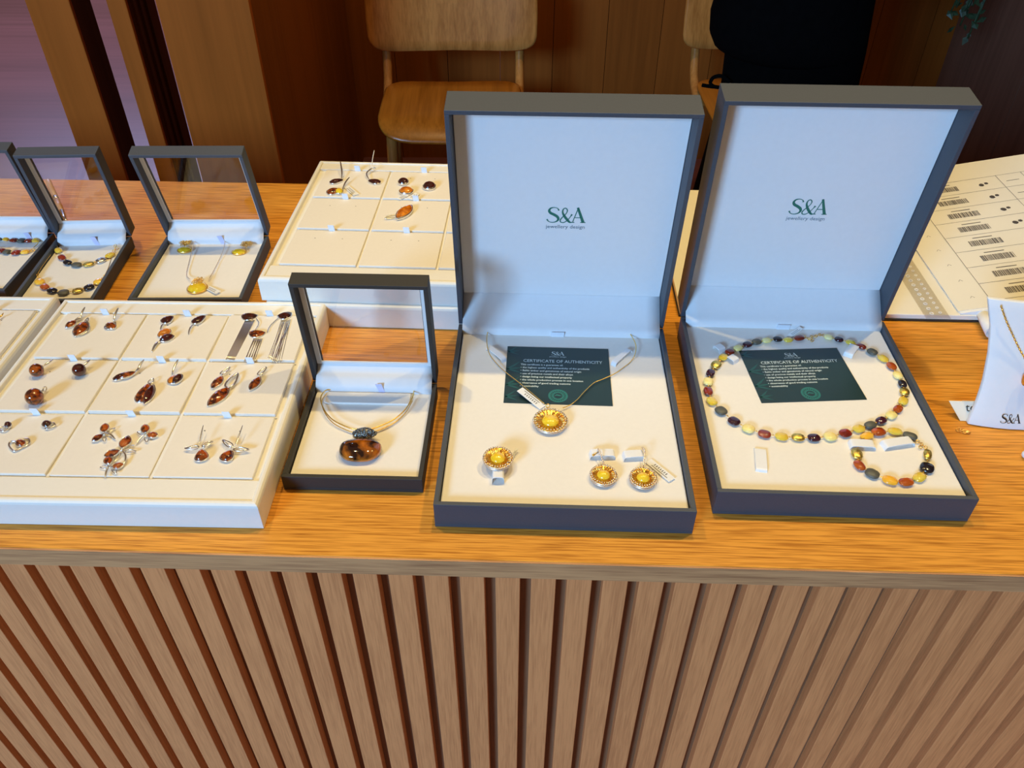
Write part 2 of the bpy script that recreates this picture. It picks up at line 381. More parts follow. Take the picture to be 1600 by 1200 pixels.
# ------------------------------------------------------------------ jewellery boxes
def frame(x, y, yaw):
    c, s = math.cos(R(yaw)), math.sin(R(yaw))
    return lambda dx, dy, z=0: Vector((x + dx * c - dy * s, y + dx * s + dy * c, z))
class Box: pass
BASE_Z = 0.0
def jbox(name, x, y, yaw, al, W, D, H, h, L, label, glass, group=None, tabx=.5, tabmat='ribbon', tk=.0036, sink=.0055, skin='boxskin'):
    f = frame(x, y, yaw); B = Box(); a = R(al); ca, sa = math.cos(a), math.sin(a)
    B.f = f; B.W, B.D, B.H, B.L = W, D, H, L
    t = thing(name, f(W / 2, D / 2, 0), label, 'jewellery box', group, R(yaw)); B.t = t
    lid = lambda X, u, n: f(X, D + u * sa + n * ca, H + u * ca - n * sa)
    B.lid = lid; B.cz = H - sink
    mb = MB(); mb.box(0, W, 0, D, .0004, .003, f)
    mb.box(0, W, 0, tk, .003, H, f).box(0, W, D - tk, D, .003, H, f).box(0, tk, tk, D - tk, .003, H, f).box(W - tk, W, tk, D - tk, .003, H, f)
    mb.build('base', M[skin], t, bevel=.0004)
    g = .0006; yb = D - tk - .004
    MB().box(tk + g, W - tk - g, tk + g, yb, .003, B.cz, f).build('cushion', M['cushion'], t, bevel=.0007, seg=3)
    rec = h - .0035
    lf = lambda X, u, n: lid(X, u, n)
    mb = MB()
    mb.box(0, W, 0, tk, 0, h, lf).box(0, W, L - tk, L, 0, h, lf).box(0, tk, tk, L - tk, 0, h, lf).box(W - tk, W, tk, L - tk, 0, h, lf)
    if glass:
        bw = .0085; ln = .0042
        mb.box(tk, W - tk, tk, bw, h - .003, h, lf).box(tk, W - tk, L - bw, L - tk, h - .003, h, lf)
        mb.box(tk, bw, bw, L - bw, h - .003, h, lf).box(W - bw, W - tk, bw, L - bw, h - .003, h, lf)
        mb.build('lid', M[skin], t, bevel=.0004)
        q = MB(); n0, n1 = h - .0045, h - .003; i0 = tk + .0002; i1 = tk + ln
        q.box(i0, W - i0, i0 + .004, i1 + .006, n0, n1, lf).box(i0, W - i0, L - i1, L - i0, n0, n1, lf)
        q.box(i0, i1, i1 + .006, L - i1, n0, n1, lf).box(W - i1, W - i0, i1 + .006, L - i1, n0, n1, lf)
        q.build('lid_lining', M['lining'], t)
        MB().box(bw - .002, W - bw + .002, bw - .002, L - bw + .002, h - .0028, h - .0018, lf).build('window_pane', M['glass'], t, label='clear lid window')
        B.panel_n = n0
    else:
        mb.box(tk, W - tk, tk, L - tk, h - .003, h, lf)
        mb.build('lid', M[skin], t, bevel=.0004)
        MB().box(tk + .0003, W - tk - .0003, tk + .004, L - tk - .0003, rec - .0022, h - .003, lf).build('lid_lining', M['lining'], t, bevel=.0004)
        B.panel_n = rec - .0022
    # soft fabric hinge
    prof = [(f(0, yb - .0005, B.cz - .002)), f(0, yb - .0008, B.cz + .001), f(0, yb + .0002, H * .5 + B.cz * .5 + .0035)]
    c0 = lid(0, .006, -.001 if glass else .001); c1 = lid(0, .013 if not glass else .007, B.panel_n * .55); c2 = lid(0, .0195 if not glass else .0115, B.panel_n + .0005)
    prof += [c0, c1, c2]
    P = cat(prof, 5); ex = (f(1, 0, 0) - f(0, 0, 0))
    xl, xr = tk + .0003, W - tk - .0003; mb = MB(); NX = 14
    rings = []
    for p in P:
        rings.append([p + ex * (xl + (xr - xl) * i / NX) for i in range(NX + 1)])
    b0 = len(mb.v)
    for r in rings: mb.v += r
    n = NX + 1
    for k in range(len(rings) - 1):
        for i in range(NX): mb.f.append((k * n + i, k * n + i + 1, (k + 1) * n + i + 1, (k + 1) * n + i))
    o = mb.build('hinge_lining', M['lining'], t, smooth=True)
    sol = o.modifiers.new('thick', 'SOLIDIFY'); sol.thickness = .0008; sol.offset = -1
    # ribbon pull tab at the back of the cushion
    tx = W * tabx; tw = .0045 if glass else .006; mb = MB()
    if glass:
        p0 = f(tx - tw * .8, yb - .001, B.cz); p1 = f(tx + tw * .3, yb - .001, B.cz)
        q0 = f(tx - tw * 1.5, yb - .001, B.cz + .010); q1 = f(tx - tw * .3, yb - .001, B.cz + .0105)
    else:
        p0 = f(tx - tw, yb - .0015, B.cz); p1 = f(tx + tw, yb - .0015, B.cz); q0 = f(tx - tw, yb - .003, B.cz + .006); q1 = f(tx + tw, yb - .003, B.cz + .006)
    d = f(0, .0006, 0) - f(0, 0, 0)
    mb.hexa([p0, p1, p1 + d, p0 + d, q0, q1, q1 + d, q0 + d])
    mb.build('ribbon_tab', M[tabmat], t)
    return B
LD = dict(W=.1892, D=.2216, H=.0247, h=.0280, L=.2170)
SD = dict(W=.1080, D=.1141, H=.0147, h=.0145, L=.1092)
bA = jbox('jewellery_box', -.0563, .3888, -1.70, -8.61, **LD, glass=False, tabx=.485,
          label='large open charcoal box at the counter centre, holding the sunflower-like yellow amber set')
bB = jbox('jewellery_box', .1512, .4027, -1.90, -7.22, **LD, glass=False, tabx=.50,
          label='large open charcoal box on the right, holding the multicoloured bead necklace')
bC = jbox('jewellery_box', -.1758, .4249, -1.43, -7.24, **SD, glass=True, skin='boxskin_shaded', tabmat='lilac', tabx=.58,
          label='small window-lid box in front, holding one big brown amber pendant on a wire')
bD = jbox('jewellery_box', -0.3800, 0.6621, 1.0, -15.25, W=.1123, D=.1241, H=.0147, h=.0145, L=.1112, glass=True, tabmat='lilac', tabx=.58,
          label='small window-lid box behind the front tray, holding the lemon-yellow amber set')
bE = jbox('jewellery_box', -0.4956, 0.6584, 3.0, -10.1, W=.0813, D=.1241, H=.0140, h=.0151, L=.1053, glass=True, tabmat='lilac', tabx=.58,
          label='narrow charcoal window-lid box holding two strands of oval mixed-colour beads')
pF = at(84.5, 364, .0147); WF = .1080; DF = .1141
bF = jbox('jewellery_box', pF.x - WF, pF.y - DF, 0, -11.5, W=WF, D=DF, H=.0147, h=.0145, L=.108, glass=True, tabmat='lilac', tabx=.80,
          label='charcoal window-lid box cut off by the left edge of the photo, holding square-bead bracelets')

def lidframe(B, px, py):
    ex = B.lid(1, 0, 0) - B.lid(0, 0, 0); ey = B.lid(0, 1, 0) - B.lid(0, 0, 0); n = ex.cross(ey)
    o = at_plane(px, py, B.lid(0, 0, B.panel_n), n)
    return surf(o, ex, ey, .0002)
for B, (px, py) in ((bA, (884.5, 336)), (bB, (1264.5, 323))):
    fr = lidframe(B, px, py)
    logo('printed_logo', fr, .0152, M['green'], B.t, label='dark green S&A lettering')
    text('printed_wording', 'jewellery design', lambda x, y, f2=fr: f2(x, y - .0138), .0052, M['greyink'], B.t)

# ------------------------------------------------------------------ certificates
def card(cs, z, label):
    P = [at(x, y, z) for x, y in cs]           # TL TR BR BL
    c = (P[0] + P[1] + P[2] + P[3]) / 4
    ex = ((P[1] - P[0]) + (P[2] - P[3])); ex.z = 0; wd = ex.length / 2; ex.normalize()
    ey = Vector((-ex.y, ex.x, 0)); ht = abs(((P[0] - P[3]) + (P[1] - P[2])).dot(ey)) / 2
    yaw = math.atan2(ex.y, ex.x)
    t = thing('certificate_card', (c.x, c.y, z), label, 'card', yaw=yaw)
    fr = surf((c.x, c.y, z), ex, ey, 0)
    MB().box(-wd / 2, wd / 2, -ht / 2, ht / 2, .0001, .0006, lambda x, y, q: fr(x, y, q)).build('card_stock', M['card'], t)
    s = surf((c.x, c.y, z + .0006), ex, ey, .00008); k = wd / .0855
    logo('printed_logo', lambda x, y: s(x - .000 * k, y + ht * .385), .0050 * k, M['whiteink'], t, label='pale S&A lettering')
    text('printed_wording', 'jewellery design', lambda x, y: s(x, y + ht * .315), .0022 * k, M['whiteink'], t)
    text('printed_heading', 'CERTIFICATE OF AUTHENTICITY', lambda x, y: s(x + .004 * k, y + ht * .215), .0052 * k, M['whiteink'], t, xs=.86, bold=.00003)
    lines = ['This certificate is a guarantee of:', '\u2022 the highest quality and authenticity of the products', '\u2022 Baltic amber and gemstones of natural origin',
             '\u2022 use of precious metals and their alloys', '\u2022 design being our intellectual property', '\u2022 the whole production process in one location',
             '\u2022 observance of good trading customs', '\u2022 sustainability']
    mb = MB()
    for i, l in enumerate(lines):
        q = text(None, l, lambda x, y, i=i: s(x - wd * .36, y + ht * (.155 - .0545 * i)), .0029 * k, None, None, align='LEFT', bold=.00007, xs=.92)
        mb.add(q.v, q.f)
    mb.build('printed_text', M['whiteink'], t, label='pale lines of small print')
    q = MB(); o = s(wd * .0, -ht * .365)
    for r0, r1 in ((.0062, .0078), (.0034, .0048)):
        n = 32; b0 = len(q.v)
        for i in range(n):
            a = 2 * PI * i / n
            q.v += [o + (ex * math.cos(a) + ey * math.sin(a)) * r0 * k, o + (ex * math.cos(a) + ey * math.sin(a)) * r1 * k]
        for i in range(n):
            j = (i + 1) % n; q.f.append((b0 + 2 * i, b0 + 2 * i + 1, b0 + 2 * j + 1, b0 + 2 * j))
    for i in range(20):
        a = 2 * PI * i / 20
        q.ribbon(lambda x, y: o + ex * x + ey * y, [(math.cos(a) * .0046 * k, math.sin(a) * .0046 * k), (math.cos(a) * .0064 * k, math.sin(a) * .0064 * k)], [.0009 * k] * 2)
    q.ribbon(lambda x, y: o + ex * x + ey * y, [(-.0028 * k, -.0004), (-.001 * k, .0011 * k), (.0012 * k, .0004 * k), (.0028 * k, .0001)], [.0004, .0016 * k, .0014 * k, .0003])
    q.build('printed_seal', M['seal'], t, label='round teal seal')
    q = MB()
    for (yy, s2) in ((.40, .7), (.08, 1), (-.20, 1), (-.40, .8)):
        for a in (-.35, .15, .7):
            L = wd * .16 * s2
            q.ribbon(s, [(-wd * .49, ht * yy), (-wd * .49 + L * .5 * math.cos(a), ht * yy + L * .5 * math.sin(a)), (-wd * .49 + L * math.cos(a), ht * yy + L * math.sin(a) * 1.15)], [.0012, .0022 * s2, .0001])
    q.build('printed_leaf', M['cardleaf'], t)
    return t
card([(792, 542), (950.5, 546), (957, 635), (788, 629.5)], bA.cz, 'dark green certificate card lying behind the pendant in the centre box')
card([(1158, 549), (1311, 544), (1350, 625), (1186, 630)], bB.cz, 'dark green certificate card lying inside the ring of the bead necklace')

# ------------------------------------------------------------------ shapes for jewels
def outline(p, q, w, kind, N=26):
    p, q = Vector(p), Vector(q); c = (p + q) / 2; d = q - p; a = d.length / 2; e = d.normalized(); n = Vector((0, 0, 1)).cross(e).normalized()
    out = []
    for i in range(N):
        t = 2 * PI * i / N; u, v = math.cos(t), math.sin(t)
        if kind == 'marquise': v = math.copysign((1 - abs(u) ** 2.1) ** .85, v) if abs(v) > 1e-6 else 0
        elif kind == 'drop': v = v * (1 - .42 * u) / 1.08
        elif kind == 'half': v = v if v < 0 else v * .12
        elif kind == 'rect': u = math.copysign(abs(u) ** .45, u); v = math.copysign(abs(v) ** .45, v)
        elif kind == 'cushion': u = math.copysign(abs(u) ** .7, u); v = math.copysign(abs(v) ** .75, v)
        out.append(c + e * a * u + n * w / 2 * v)
    return c, out
def dome(mb, p, q, w, kind, z, h, N=26, under=.0):
    c, o = outline((p[0], p[1], z), (q[0], q[1], z), w, kind, N)
    rings = []
    if under: rings.append([c + (x - c) * .8 - Vector((0, 0, under)) for x in o])
    for k in range(6):
        t = k / 6 * PI / 2
        rings.append([c + (x - c) * math.cos(t) + Vector((0, 0, h * math.sin(t))) for x in o])
    rings.append([c + (x - c) * .06 + Vector((0, 0, h)) for x in o])
    mb.loft(rings); return c, o
def gem(parent, a, b, w, kind='oval', mat='amber', setting='silver', z=None, h=.0022, base=.0012, name='amber_stone', N=26):
    """a,b: world end points of the long axis; sits on plane z"""
    m1 = MB(); c, o = dome(m1, a, b, w, kind, z + base, h, N, base * .6)
    m1.build(name, M[mat], parent, smooth=True)
    if setting:
        m2 = MB(); g = 1.07
        c, o = outline((a[0], a[1], z), (b[0], b[1], z), w, kind, N)
        up = Vector((0, 0, 1))
        r = [[c + (x - c) * (1.02) + up * .0001 for x in o], [c + (x - c) * g + up * base * .5 for x in o], [c + (x - c) * g + up * (base + .0006) for x in o],
             [c + (x - c) * .99 + up * (base + .0008) for x in o], [c + (x - c) * .97 + up * base * .8 for x in o]]
        m2.loft(r, True, False); m2.build('setting', M[setting], parent, smooth=True)
def W_(px, z): return at(px[0], px[1], z)
def leaf_wire(parent, pts, z, mat='silver', r=.0008, lift=(.0, .003), name='hook', flat=1.0, taper=True):
    P = [W_(p, z) for p in pts]; n = len(P)
    P = [p + Vector((0, 0, .0008 + lift[0] + (lift[1] - lift[0]) * i / max(1, n - 1))) for i, p in enumerate(P)]
    Q = cat(P, 5); k = len(Q)
    rr = [max(.00018, r * (math.sin(PI * (i + .6) / (k + .4)) ** .7 if taper else 1)) for i in range(k)]
    return MB().tube(Q, rr, 6, flat=flat).build(name, M[mat], parent, smooth=True)
def loop(parent, a, b, w, z, mat='silver', r=.0005, name='wing', lift=.0008, fill=False):
    A, B_ = W_(a, z), W_(b, z); c, o = outline(A, B_, w, 'drop', 20)
    o = [x + Vector((0, 0, lift)) for x in o]; mb = MB().tube(o, r, 6, True)
    if fill: mb.tube([A + Vector((0, 0, lift)), B_ + Vector((0, 0, lift))], r * .8, 5)
    return mb.build(name, M[mat], parent, smooth=True)
def pt(px, py, z): return at(px, py, z)
def gpx(parent, a, b, wpx, z, kind='oval', mat='amber', setting='silver', h=.0022, base=.0012, name='amber_stone'):
    A, B_ = W_(a, z), W_(b, z); mpp = (A - CAM).length / F_PX * 1.28; h = h * 1.35
    gem(parent, A, B_, wpx * mpp, kind, mat, setting, z, h, base, name)

# ------------------------------------------------------------------ trays
TW, TD, THt, PP, PQ, HX, HY = .2545, .2580, .0255, .0776, .0697, .0122, .0225
def tray(x, y, yaw, z, label):
    f0 = frame(x, y, yaw); f = lambda a, b, c: f0(a, b, c + z)
    t = thing('display_tray', f(TW / 2, -TD / 2, 0), label, 'display tray', None, R(yaw))
    rim = .0055; wl = THt - .0038
    mb = MB()
    rr = .0035
    def ring(ins, zz): return [f(ins, -TD + ins, zz), f(TW - ins, -TD + ins, zz), f(TW - ins, -ins, zz), f(ins, -ins, zz)]
    mb.loft([ring(0, .0004), ring(0, THt - .0035), ring(.0006, THt - .0015), ring(.002, THt - .0003), ring(.0035, THt), ring(rim - .0004, THt - .0002), ring(rim, THt - .001), ring(rim, wl)], True, True)
    mb.build('tray_body', M['tray'], t, bevel=.0003)
    mb = MB()
    for i in (1, 2): mb.box(HX + i * PP - .0012, HX + i * PP + .0012, -HY - 3 * PQ, -HY, wl, THt - .0022, f)
    for j in (0, 1, 2, 3): mb.box(HX, HX + 3 * PP, -HY - j * PQ - .0008, -HY - j * PQ + .0008, wl, THt - .0026, f)
    mb.box(rim, TW - rim, -TD + rim, -HY - 3 * PQ - .001, wl, THt - .0012, f)
    mb.box(rim, TW - rim, -HY + .001, -rim, wl, THt - .0012, f)
    mb.build('dividers', M['tray'], t, bevel=.0004)
    return f, t, wl
def pad(f, i, j, label, lift=0.0, tilt=0.0, gap=.0014, tab=True, yaw=0, side=0.0):
    wl = THt - .0038
    x0, x1 = HX + i * PP + .0014, HX + (i + 1) * PP - .0014; y1, y0 = -HY - j * PQ - .0012, -HY - (j + 1) * PQ + .0012
    c = f((x0 + x1) / 2, (y0 + y1) / 2, wl)
    d = f(1, 0, 0) - f(0, 0, 0)
    t = thing('display_pad', c, label, 'display pad', None, math.atan2(d.y, d.x))
    zt = THt - .0006 + lift
    def g(x, y, z): return f(x, y, z)
    p = [g(x0, y0, wl + .0001), g(x1, y0, wl + .0001), g(x1, y1, wl + .0001), g(x0, y1, wl + .0001),
         g(x0, y0, zt + tilt), g(x1, y0, zt + tilt + side), g(x1, y1, zt - tilt + side), g(x0, y1, zt - tilt)]
    MB().hexa(p).build('pad_cushion', M['pad'], t, bevel=.0007, seg=3)
    xm = (x0 + x1) / 2
    if tab:
        q = .0031; dd = .0006
        MB().hexa([g(xm - q, y1 - .0012, zt - .001), g(xm + q, y1 - .0012, zt - .001), g(xm + q, y1 - .0006, zt - .001), g(xm - q, y1 - .0006, zt - .001),
                   g(xm - q - .0008, y1 - .0018, zt + .0065), g(xm + q - .0008, y1 - .0018, zt + .0065), g(xm + q - .0008, y1 - .0012, zt + .0065), g(xm - q - .0008, y1 - .0012, zt + .0065)]
                  ).build('ribbon_tab', M['ribbon'], t)
    for u in (-.014, .014):
        mb = MB(); cc = g(xm + u, y1 - .017, zt - tilt * .5 + .00005)
        mb.add([cc + Vector((.0007 * math.cos(k * PI / 3), .0005 * math.sin(k * PI / 3), .0001)) for k in range(6)], [tuple(range(6))])
        mb.build('pin_hole', M['ink'], t)
    return t
fH, tH, wlH = tray(-.4326, .6481, -.88, 0, 'cream jewellery tray in front, nine pads of silver-set amber pieces')
PZ = THt - .0006
names = [['pad carrying the leaf-shaped amber set', 'pad carrying the orange and black bud-shaped amber set', 'pad carrying the silver fringe set'],
         ['pad carrying the three brown amber balls', 'pad carrying the two-tone amber and black set', 'pad carrying the pointed red amber ovals with silver loops'],
         ['pad carrying the small amber heart set', 'pad carrying the amber dragonflies', 'pad carrying the two amber bee earrings']]
lifts = [[(0, .0004), (0, .0008), (.0008, .0)], [(.0, .0005), (.0, .0012), (.0, .0004)], [(-.0004, .0006), (-.0008, .0), (-.0006, .0002)]]
for j in range(3):
    for i in range(3):
        pad(fH, i, j, 'cream ' + names[j][i] + ', front tray', lifts[j][i][0], lifts[j][i][1])
pI = at(90, 460, THt)
fI, tI, _ = tray(pI.x - TW + .001, pI.y, -.6, 0, 'cream jewellery tray cut off by the left edge, beside the full amber tray')
for j in range(2):
    pad(fI, 2, j, 'cream pad in the cut-off left tray, ' + ('back row, with a gold hook' if j == 0 else 'second row, empty'))
fG, tG, _ = tray(-.2300, .9040, -2.44, .0250, 'cream jewellery tray stacked at the back, left of the centre box, mostly empty pads')
fG2, tG2, _ = tray(-.2280, .8990, -2.2, 0, 'cream tray underneath the back tray, seen only as a lower white front edge')
gn = [['with dark red drop earrings and a red-yellow pendant', 'with three domed amber studs', 'hidden beside the centre box lid'],
      ['empty, in the middle row at the left', 'with a long orange amber ring', 'middle row, beside the centre box lid'],
      ['empty, in the front row at the left', 'empty, in the front row second from left', 'front row, beside the centre box lid']]
for j in range(3):
    for i in range(3): pad(fG, i, j, 'cream pad ' + gn[j][i] + ', back tray', 0, .0004)
GZ = .0250 + PZ

# ------------------------------------------------------------------ jewels on the front tray
def T(name, px, py, z, label, c, g=None): return thing(name, at(px, py, z), label, c, g)
z = PZ + .0002
t = T('amber_earring', 112, 508, z, 'small leaf-shaped cognac amber earring partly behind the leaf pendant', 'earring')
gpx(t, (104, 514), (119, 503.5), 9.5, z, 'marquise', 'amber'); leaf_wire(t, [(117, 504), (124, 501), (130, 499)], z, r=.0013, lift=(.001, .002), name='silver_leaf'); leaf_wire(t, [(128, 499), (131, 494), (136, 488)], z, r=.0011, lift=(.002, .005))
t = T('amber_pendant', 127, 517, z, 'leaf-shaped cognac amber pendant with silver side, back left of the front tray', 'pendant')
gpx(t, (119, 527), (134, 505), 14, z, 'marquise', 'amber', h=.0028); leaf_wire(t, [(124, 527), (137, 520), (140, 510), (135, 503)], z, r=.0010, lift=(.0, .002), name='silver_leaf'); loop(t, (134, 505), (138, 498), .003, z, name='bail')
t = T('amber_earring', 174, 511, z, 'round cognac amber earring in an open silver oval, right of the leaf pendant', 'earring')
gpx(t, (168, 514), (180, 508), 14, z, 'oval', 'amber'); loop(t, (166, 515), (181, 505), .0085, z, r=.0006, name='silver_loop', lift=.0008); leaf_wire(t, [(179, 503), (182, 497), (188, 489)], z, r=.0012, lift=(.001, .005))
t = T('amber_earring', 262, 502, z, 'dark red bud earring with silver tail, behind the orange and black bud pendant', 'earring')
gpx(t, (254, 506), (271, 496.5), 12, z, 'drop', 'amberdark'); leaf_wire(t, [(256, 508), (253, 511), (251, 517)], z, r=.0009, lift=(.0005, 0), name='silver_tail')
t = T('amber_pendant', 260, 526, z, 'bud pendant of one bright orange and one black amber half with a long silver tail', 'pendant')
gpx(t, (249, 528), (266, 517), 12, z, 'oval', 'amberorange', h=.0028, name='orange_amber_stone'); gpx(t, (250, 535), (273, 527), 10, z, 'marquise', 'amberdark', h=.0034, name='dark_amber_stone')
leaf_wire(t, [(252, 536), (246, 538), (241, 545), (238, 551)], z, r=.0014, lift=(.0005, 0), name='silver_tail')
t = T('amber_earring', 312, 502, z, 'black amber bud earring with curved silver tail, right side of its pad', 'earring')
gpx(t, (302, 507), (321, 495.5), 11, z, 'drop', 'amberdark'); leaf_wire(t, [(304, 508), (299, 512), (296, 518), (295, 524)], z, r=.0008, lift=(.0005, 0), name='silver_tail')

def fringe(parent, a0, a1, b0, b1, n, z, spread=0):
    mb = MB(); A0, A1, B0, B1 = W_(a0, z), W_(a1, z), W_(b0, z), W_(b1, z)
    for i in range(n):
        s = i / (n - 1); p = A0.lerp(A1, s); q = B0.lerp(B1, s)
        mid = p.lerp(q, .5) + Vector((random.uniform(-1, 1) * spread, 0, .0006))
        P = cat([p + Vector((0, 0, .0012)), mid, q + Vector((0, 0, .0004))], 4)
        mb.tube(P, .00042, 5)
        mb.ell(q + Vector((0, 0, .0006)), (.0005, 0, 0), (0, .0009, 0), (0, 0, .0005), 6, 4)
    mb.build('chain_fringe', M['silver'], parent, smooth=True)
def halfmoon(parent, a, b, wpx, z, mat='amber'):
    gpx(parent, b, a, wpx, z, 'half', mat, h=.0018)
t = T('fringe_earring', 391, 497, z, 'silver fringe earring with half-moon amber, left one of its pad', 'earring')
halfmoon(t, (403, 494.5), (379, 494), 20, z, 'amberdark'); fringe(t, (384, 502), (398, 502), (353, 562), (366, 563), 11, z); leaf_wire(t, [(401, 500), (405, 506), (403, 512), (399, 518)], z, r=.0004, lift=(.001, .001), name='connecting_wire', taper=False)
t = T('fringe_earring', 445, 495, z, 'silver fringe earring with tilted half-moon amber, right one beside the small window box', 'earring')
halfmoon(t, (456, 490.5), (434, 495.5), 20, z, 'amberdark'); fringe(t, (440, 502), (454, 501), (419, 560), (432, 566), 8, z, .0010); fringe(t, (446, 520), (453, 505), (426, 567), (439, 566), 5, z, .0015)
leaf_wire(t, [(435, 500), (428, 506), (421, 514), (418, 522)], z, r=.0004, lift=(.001, .001), name='connecting_wire', taper=False)
t = T('fringe_pendant', 403, 524, z, 'silver fringe pendant with orange half-moon amber, hanging between the two fringe earrings', 'pendant')
halfmoon(t, (415, 521.5), (391, 520.5), 20, z, 'amber'); fringe(t, (397, 531), (410, 531), (382, 565), (398, 565), 9, z, .0008)

def ball(parent, px, py, rpx, z, mat='amber'):
    p0 = at(px, py, z); mpp = (p0 - CAM).length / F_PX; r = rpx * mpp
    p = at(px, py, z + r)
    MB().ell((p.x, p.y, z + r), (r, 0, 0), (0, r, 0), (0, 0, r), 18, 12).build('amber_ball', M[mat], parent, smooth=True)
    return Vector((p.x, p.y, z + r)), r
def cap_hook(parent, c, r, b, z, rr=.0011):
    q = at(b[0], b[1], z + .006)
    d = (q - c).normalized(); s = c + d * r * .92
    MB().tube([s - d * .001, s + d * .0008], [r * .45, r * .25], 10).build('silver_cap', M['silver'], parent, smooth=True)
    m_ = s.lerp(q, .45)
    MB().tube(cat([s + d * .0006, m_, q], 5), [.0004, .0004, .0005, .0007, .0009, rr, rr, .0010, .0008, .0005, .0003], 6).build('hook', M['silver'], parent, smooth=True)
t = T('amber_ball_earring', 57, 580, z, 'brown amber ball earring at the left of the three-ball pad', 'earring'); c, r = ball(t, 57, 578.5, 9, z); cap_hook(t, c, r, (83, 562), z)
t = T('amber_ball_earring', 124, 579, z, 'dark brown amber ball earring at the right of the three-ball pad', 'earring'); c, r = ball(t, 123.5, 578, 9, z, 'amberdark'); cap_hook(t, c, r, (141, 562), z)
t = T('amber_ball_pendant', 54, 621, z, 'larger brown amber ball pendant with silver ring bail', 'pendant'); c, r = ball(t, 53.5, 620, 11.5, z)
q = at(70, 608, z + .004); MB().torus(q, ((q - c).normalized() * .0022), (0, .0006, .0018), .0005).tube([c + (q - c).normalized() * r * .9, q - (q - c).normalized() * .002], .0007, 6).build('bail', M['silver'], t, smooth=True)

t = T('amber_earring', 197, 589, z, 'red amber oval earring with black edge, lying flat at the left of the two-tone pad', 'earring')
gpx(t, (178, 595), (206, 584), 9, z, 'drop', 'amberdark', name='black_amber_stone'); gpx(t, (188, 592.5), (212, 583.5), 8, z + .0008, 'marquise', 'amber', h=.0022); leaf_wire(t, [(212, 584), (218, 581), (222, 576), (228, 570)], z, r=.0012, lift=(.001, .005))
t = T('amber_earring', 277, 594, z, 'round half amber half black earring at the right of the two-tone pad', 'earring')
gpx(t, (268, 591), (279, 599), 15, z, 'oval', 'amberorange', name='orange_amber_stone'); gpx(t, (272, 601), (284, 587), 10, z + .0006, 'oval', 'amberdark', name='black_amber_stone', h=.0026); leaf_wire(t, [(270, 586), (275, 578), (281, 570)], z, r=.0012, lift=(.001, .005))
t = T('amber_pendant', 229, 616, z, 'drop pendant split red and black with silver line, front of the two-tone pad', 'pendant')
gpx(t, (219, 630), (234, 602), 16, z, 'drop', 'amber', h=.0030, name='red_amber_stone'); gpx(t, (227, 633), (241, 604), 11, z + .0008, 'marquise', 'amberdark', h=.0032, name='black_amber_stone'); loop(t, (235, 602), (240, 594), .0042, z, name='bail', lift=.0020)

t = T('amber_earring', 341, 599, z, 'pointed red amber earring beside the loop-topped pendant, left one of the pair', 'earring')
gpx(t, (332, 609), (348, 590), 11, z, 'marquise', 'amber'); loop(t, (346, 588), (360, 577), .0040, z, name='silver_leaf', lift=.0022, r=.0006)
t = T('amber_earring', 399, 600, z, 'pointed red amber earring at the right edge pad, right one of the pair', 'earring')
gpx(t, (391, 611), (407, 591), 11, z, 'marquise', 'amber'); loop(t, (404, 589), (417, 577), .0040, z, name='silver_leaf', lift=.0022, r=.0006)
t = T('amber_pendant', 343, 622, z, 'long pointed red amber pendant with large silver loop bail', 'pendant')
gpx(t, (326, 636), (358, 608), 16, z, 'marquise', 'amber', h=.003); loop(t, (356, 609), (372, 587), .0075, z, name='bail', lift=.0024, r=.0010)

def heart(parent, pts, z, r=.0007, name='silver_heart'):
    P = cat([W_(p, z) + Vector((0, 0, .0010)) for p in pts], 5, True); MB().tube(P, r, 6, True).build(name, M['silver'], parent, smooth=True)
t = T('heart_earring', 10, 669, z, 'tiny heart earring with amber dot at the left edge of the photo', 'earring'); gpx(t, (8, 668), (19, 664), 9, z, 'oval', 'amberdark'); heart(t, [(0, 671), (5, 675), (13, 672), (9, 668)], z)
t = T('heart_earring', 77, 665, z, 'tiny heart earring with dark amber dot, right one of the heart pad', 'earring'); gpx(t, (68, 668), (80, 661), 11, z, 'oval', 'amberdark'); heart(t, [(72, 671), (80, 670), (87, 666), (84, 662), (79, 665)], z)
t = T('heart_pendant', 32, 695, z, 'small silver open-heart pendant with amber centre', 'pendant'); gpx(t, (27, 698), (39, 691), 12, z, 'oval', 'amber'); heart(t, [(23, 706), (15, 698), (17, 692), (26, 691), (32, 693), (37, 688), (45, 687), (47, 692), (42, 698), (33, 702)], z)

def dragonfly(label, ctr, stones, loops, tail, c='earring', name='dragonfly_earring', ws=9):
    t = T(name, ctr[0], ctr[1], z, label, c)
    for a, b in stones: gpx(t, a, b, ws, z, 'marquise', 'amber', h=.0018, base=.0010, name='amber_wing')
    for a, b in loops: loop(t, a, b, .0030, z, r=.0004, name='silver_wing')
    leaf_wire(t, tail, z, r=.0008, lift=(.0012, .0), name='tail')
    p = at(ctr[0], ctr[1], z + .0014); MB().ell(p, (.0011, 0, 0), (0, .0011, 0), (0, 0, .0012), 10, 6).build('body', M['silver'], t, smooth=True)
dragonfly('amber dragonfly earring at the top left of the dragonfly pad', (163.5, 679), [((163.5, 677), (165, 663.5)), ((161, 681), (145, 691))], [((166, 677), (180, 670)), ((163, 682), (164, 691))], [(165, 679), (174, 681), (181, 688)])
dragonfly('amber dragonfly earring at the top right of the dragonfly pad', (229, 679.5), [((229, 678), (226, 665)), ((231, 680), (247, 683))], [((227, 680), (215, 676)), ((229, 683), (230, 692))], [(227, 681), (220, 687), (213, 695)])
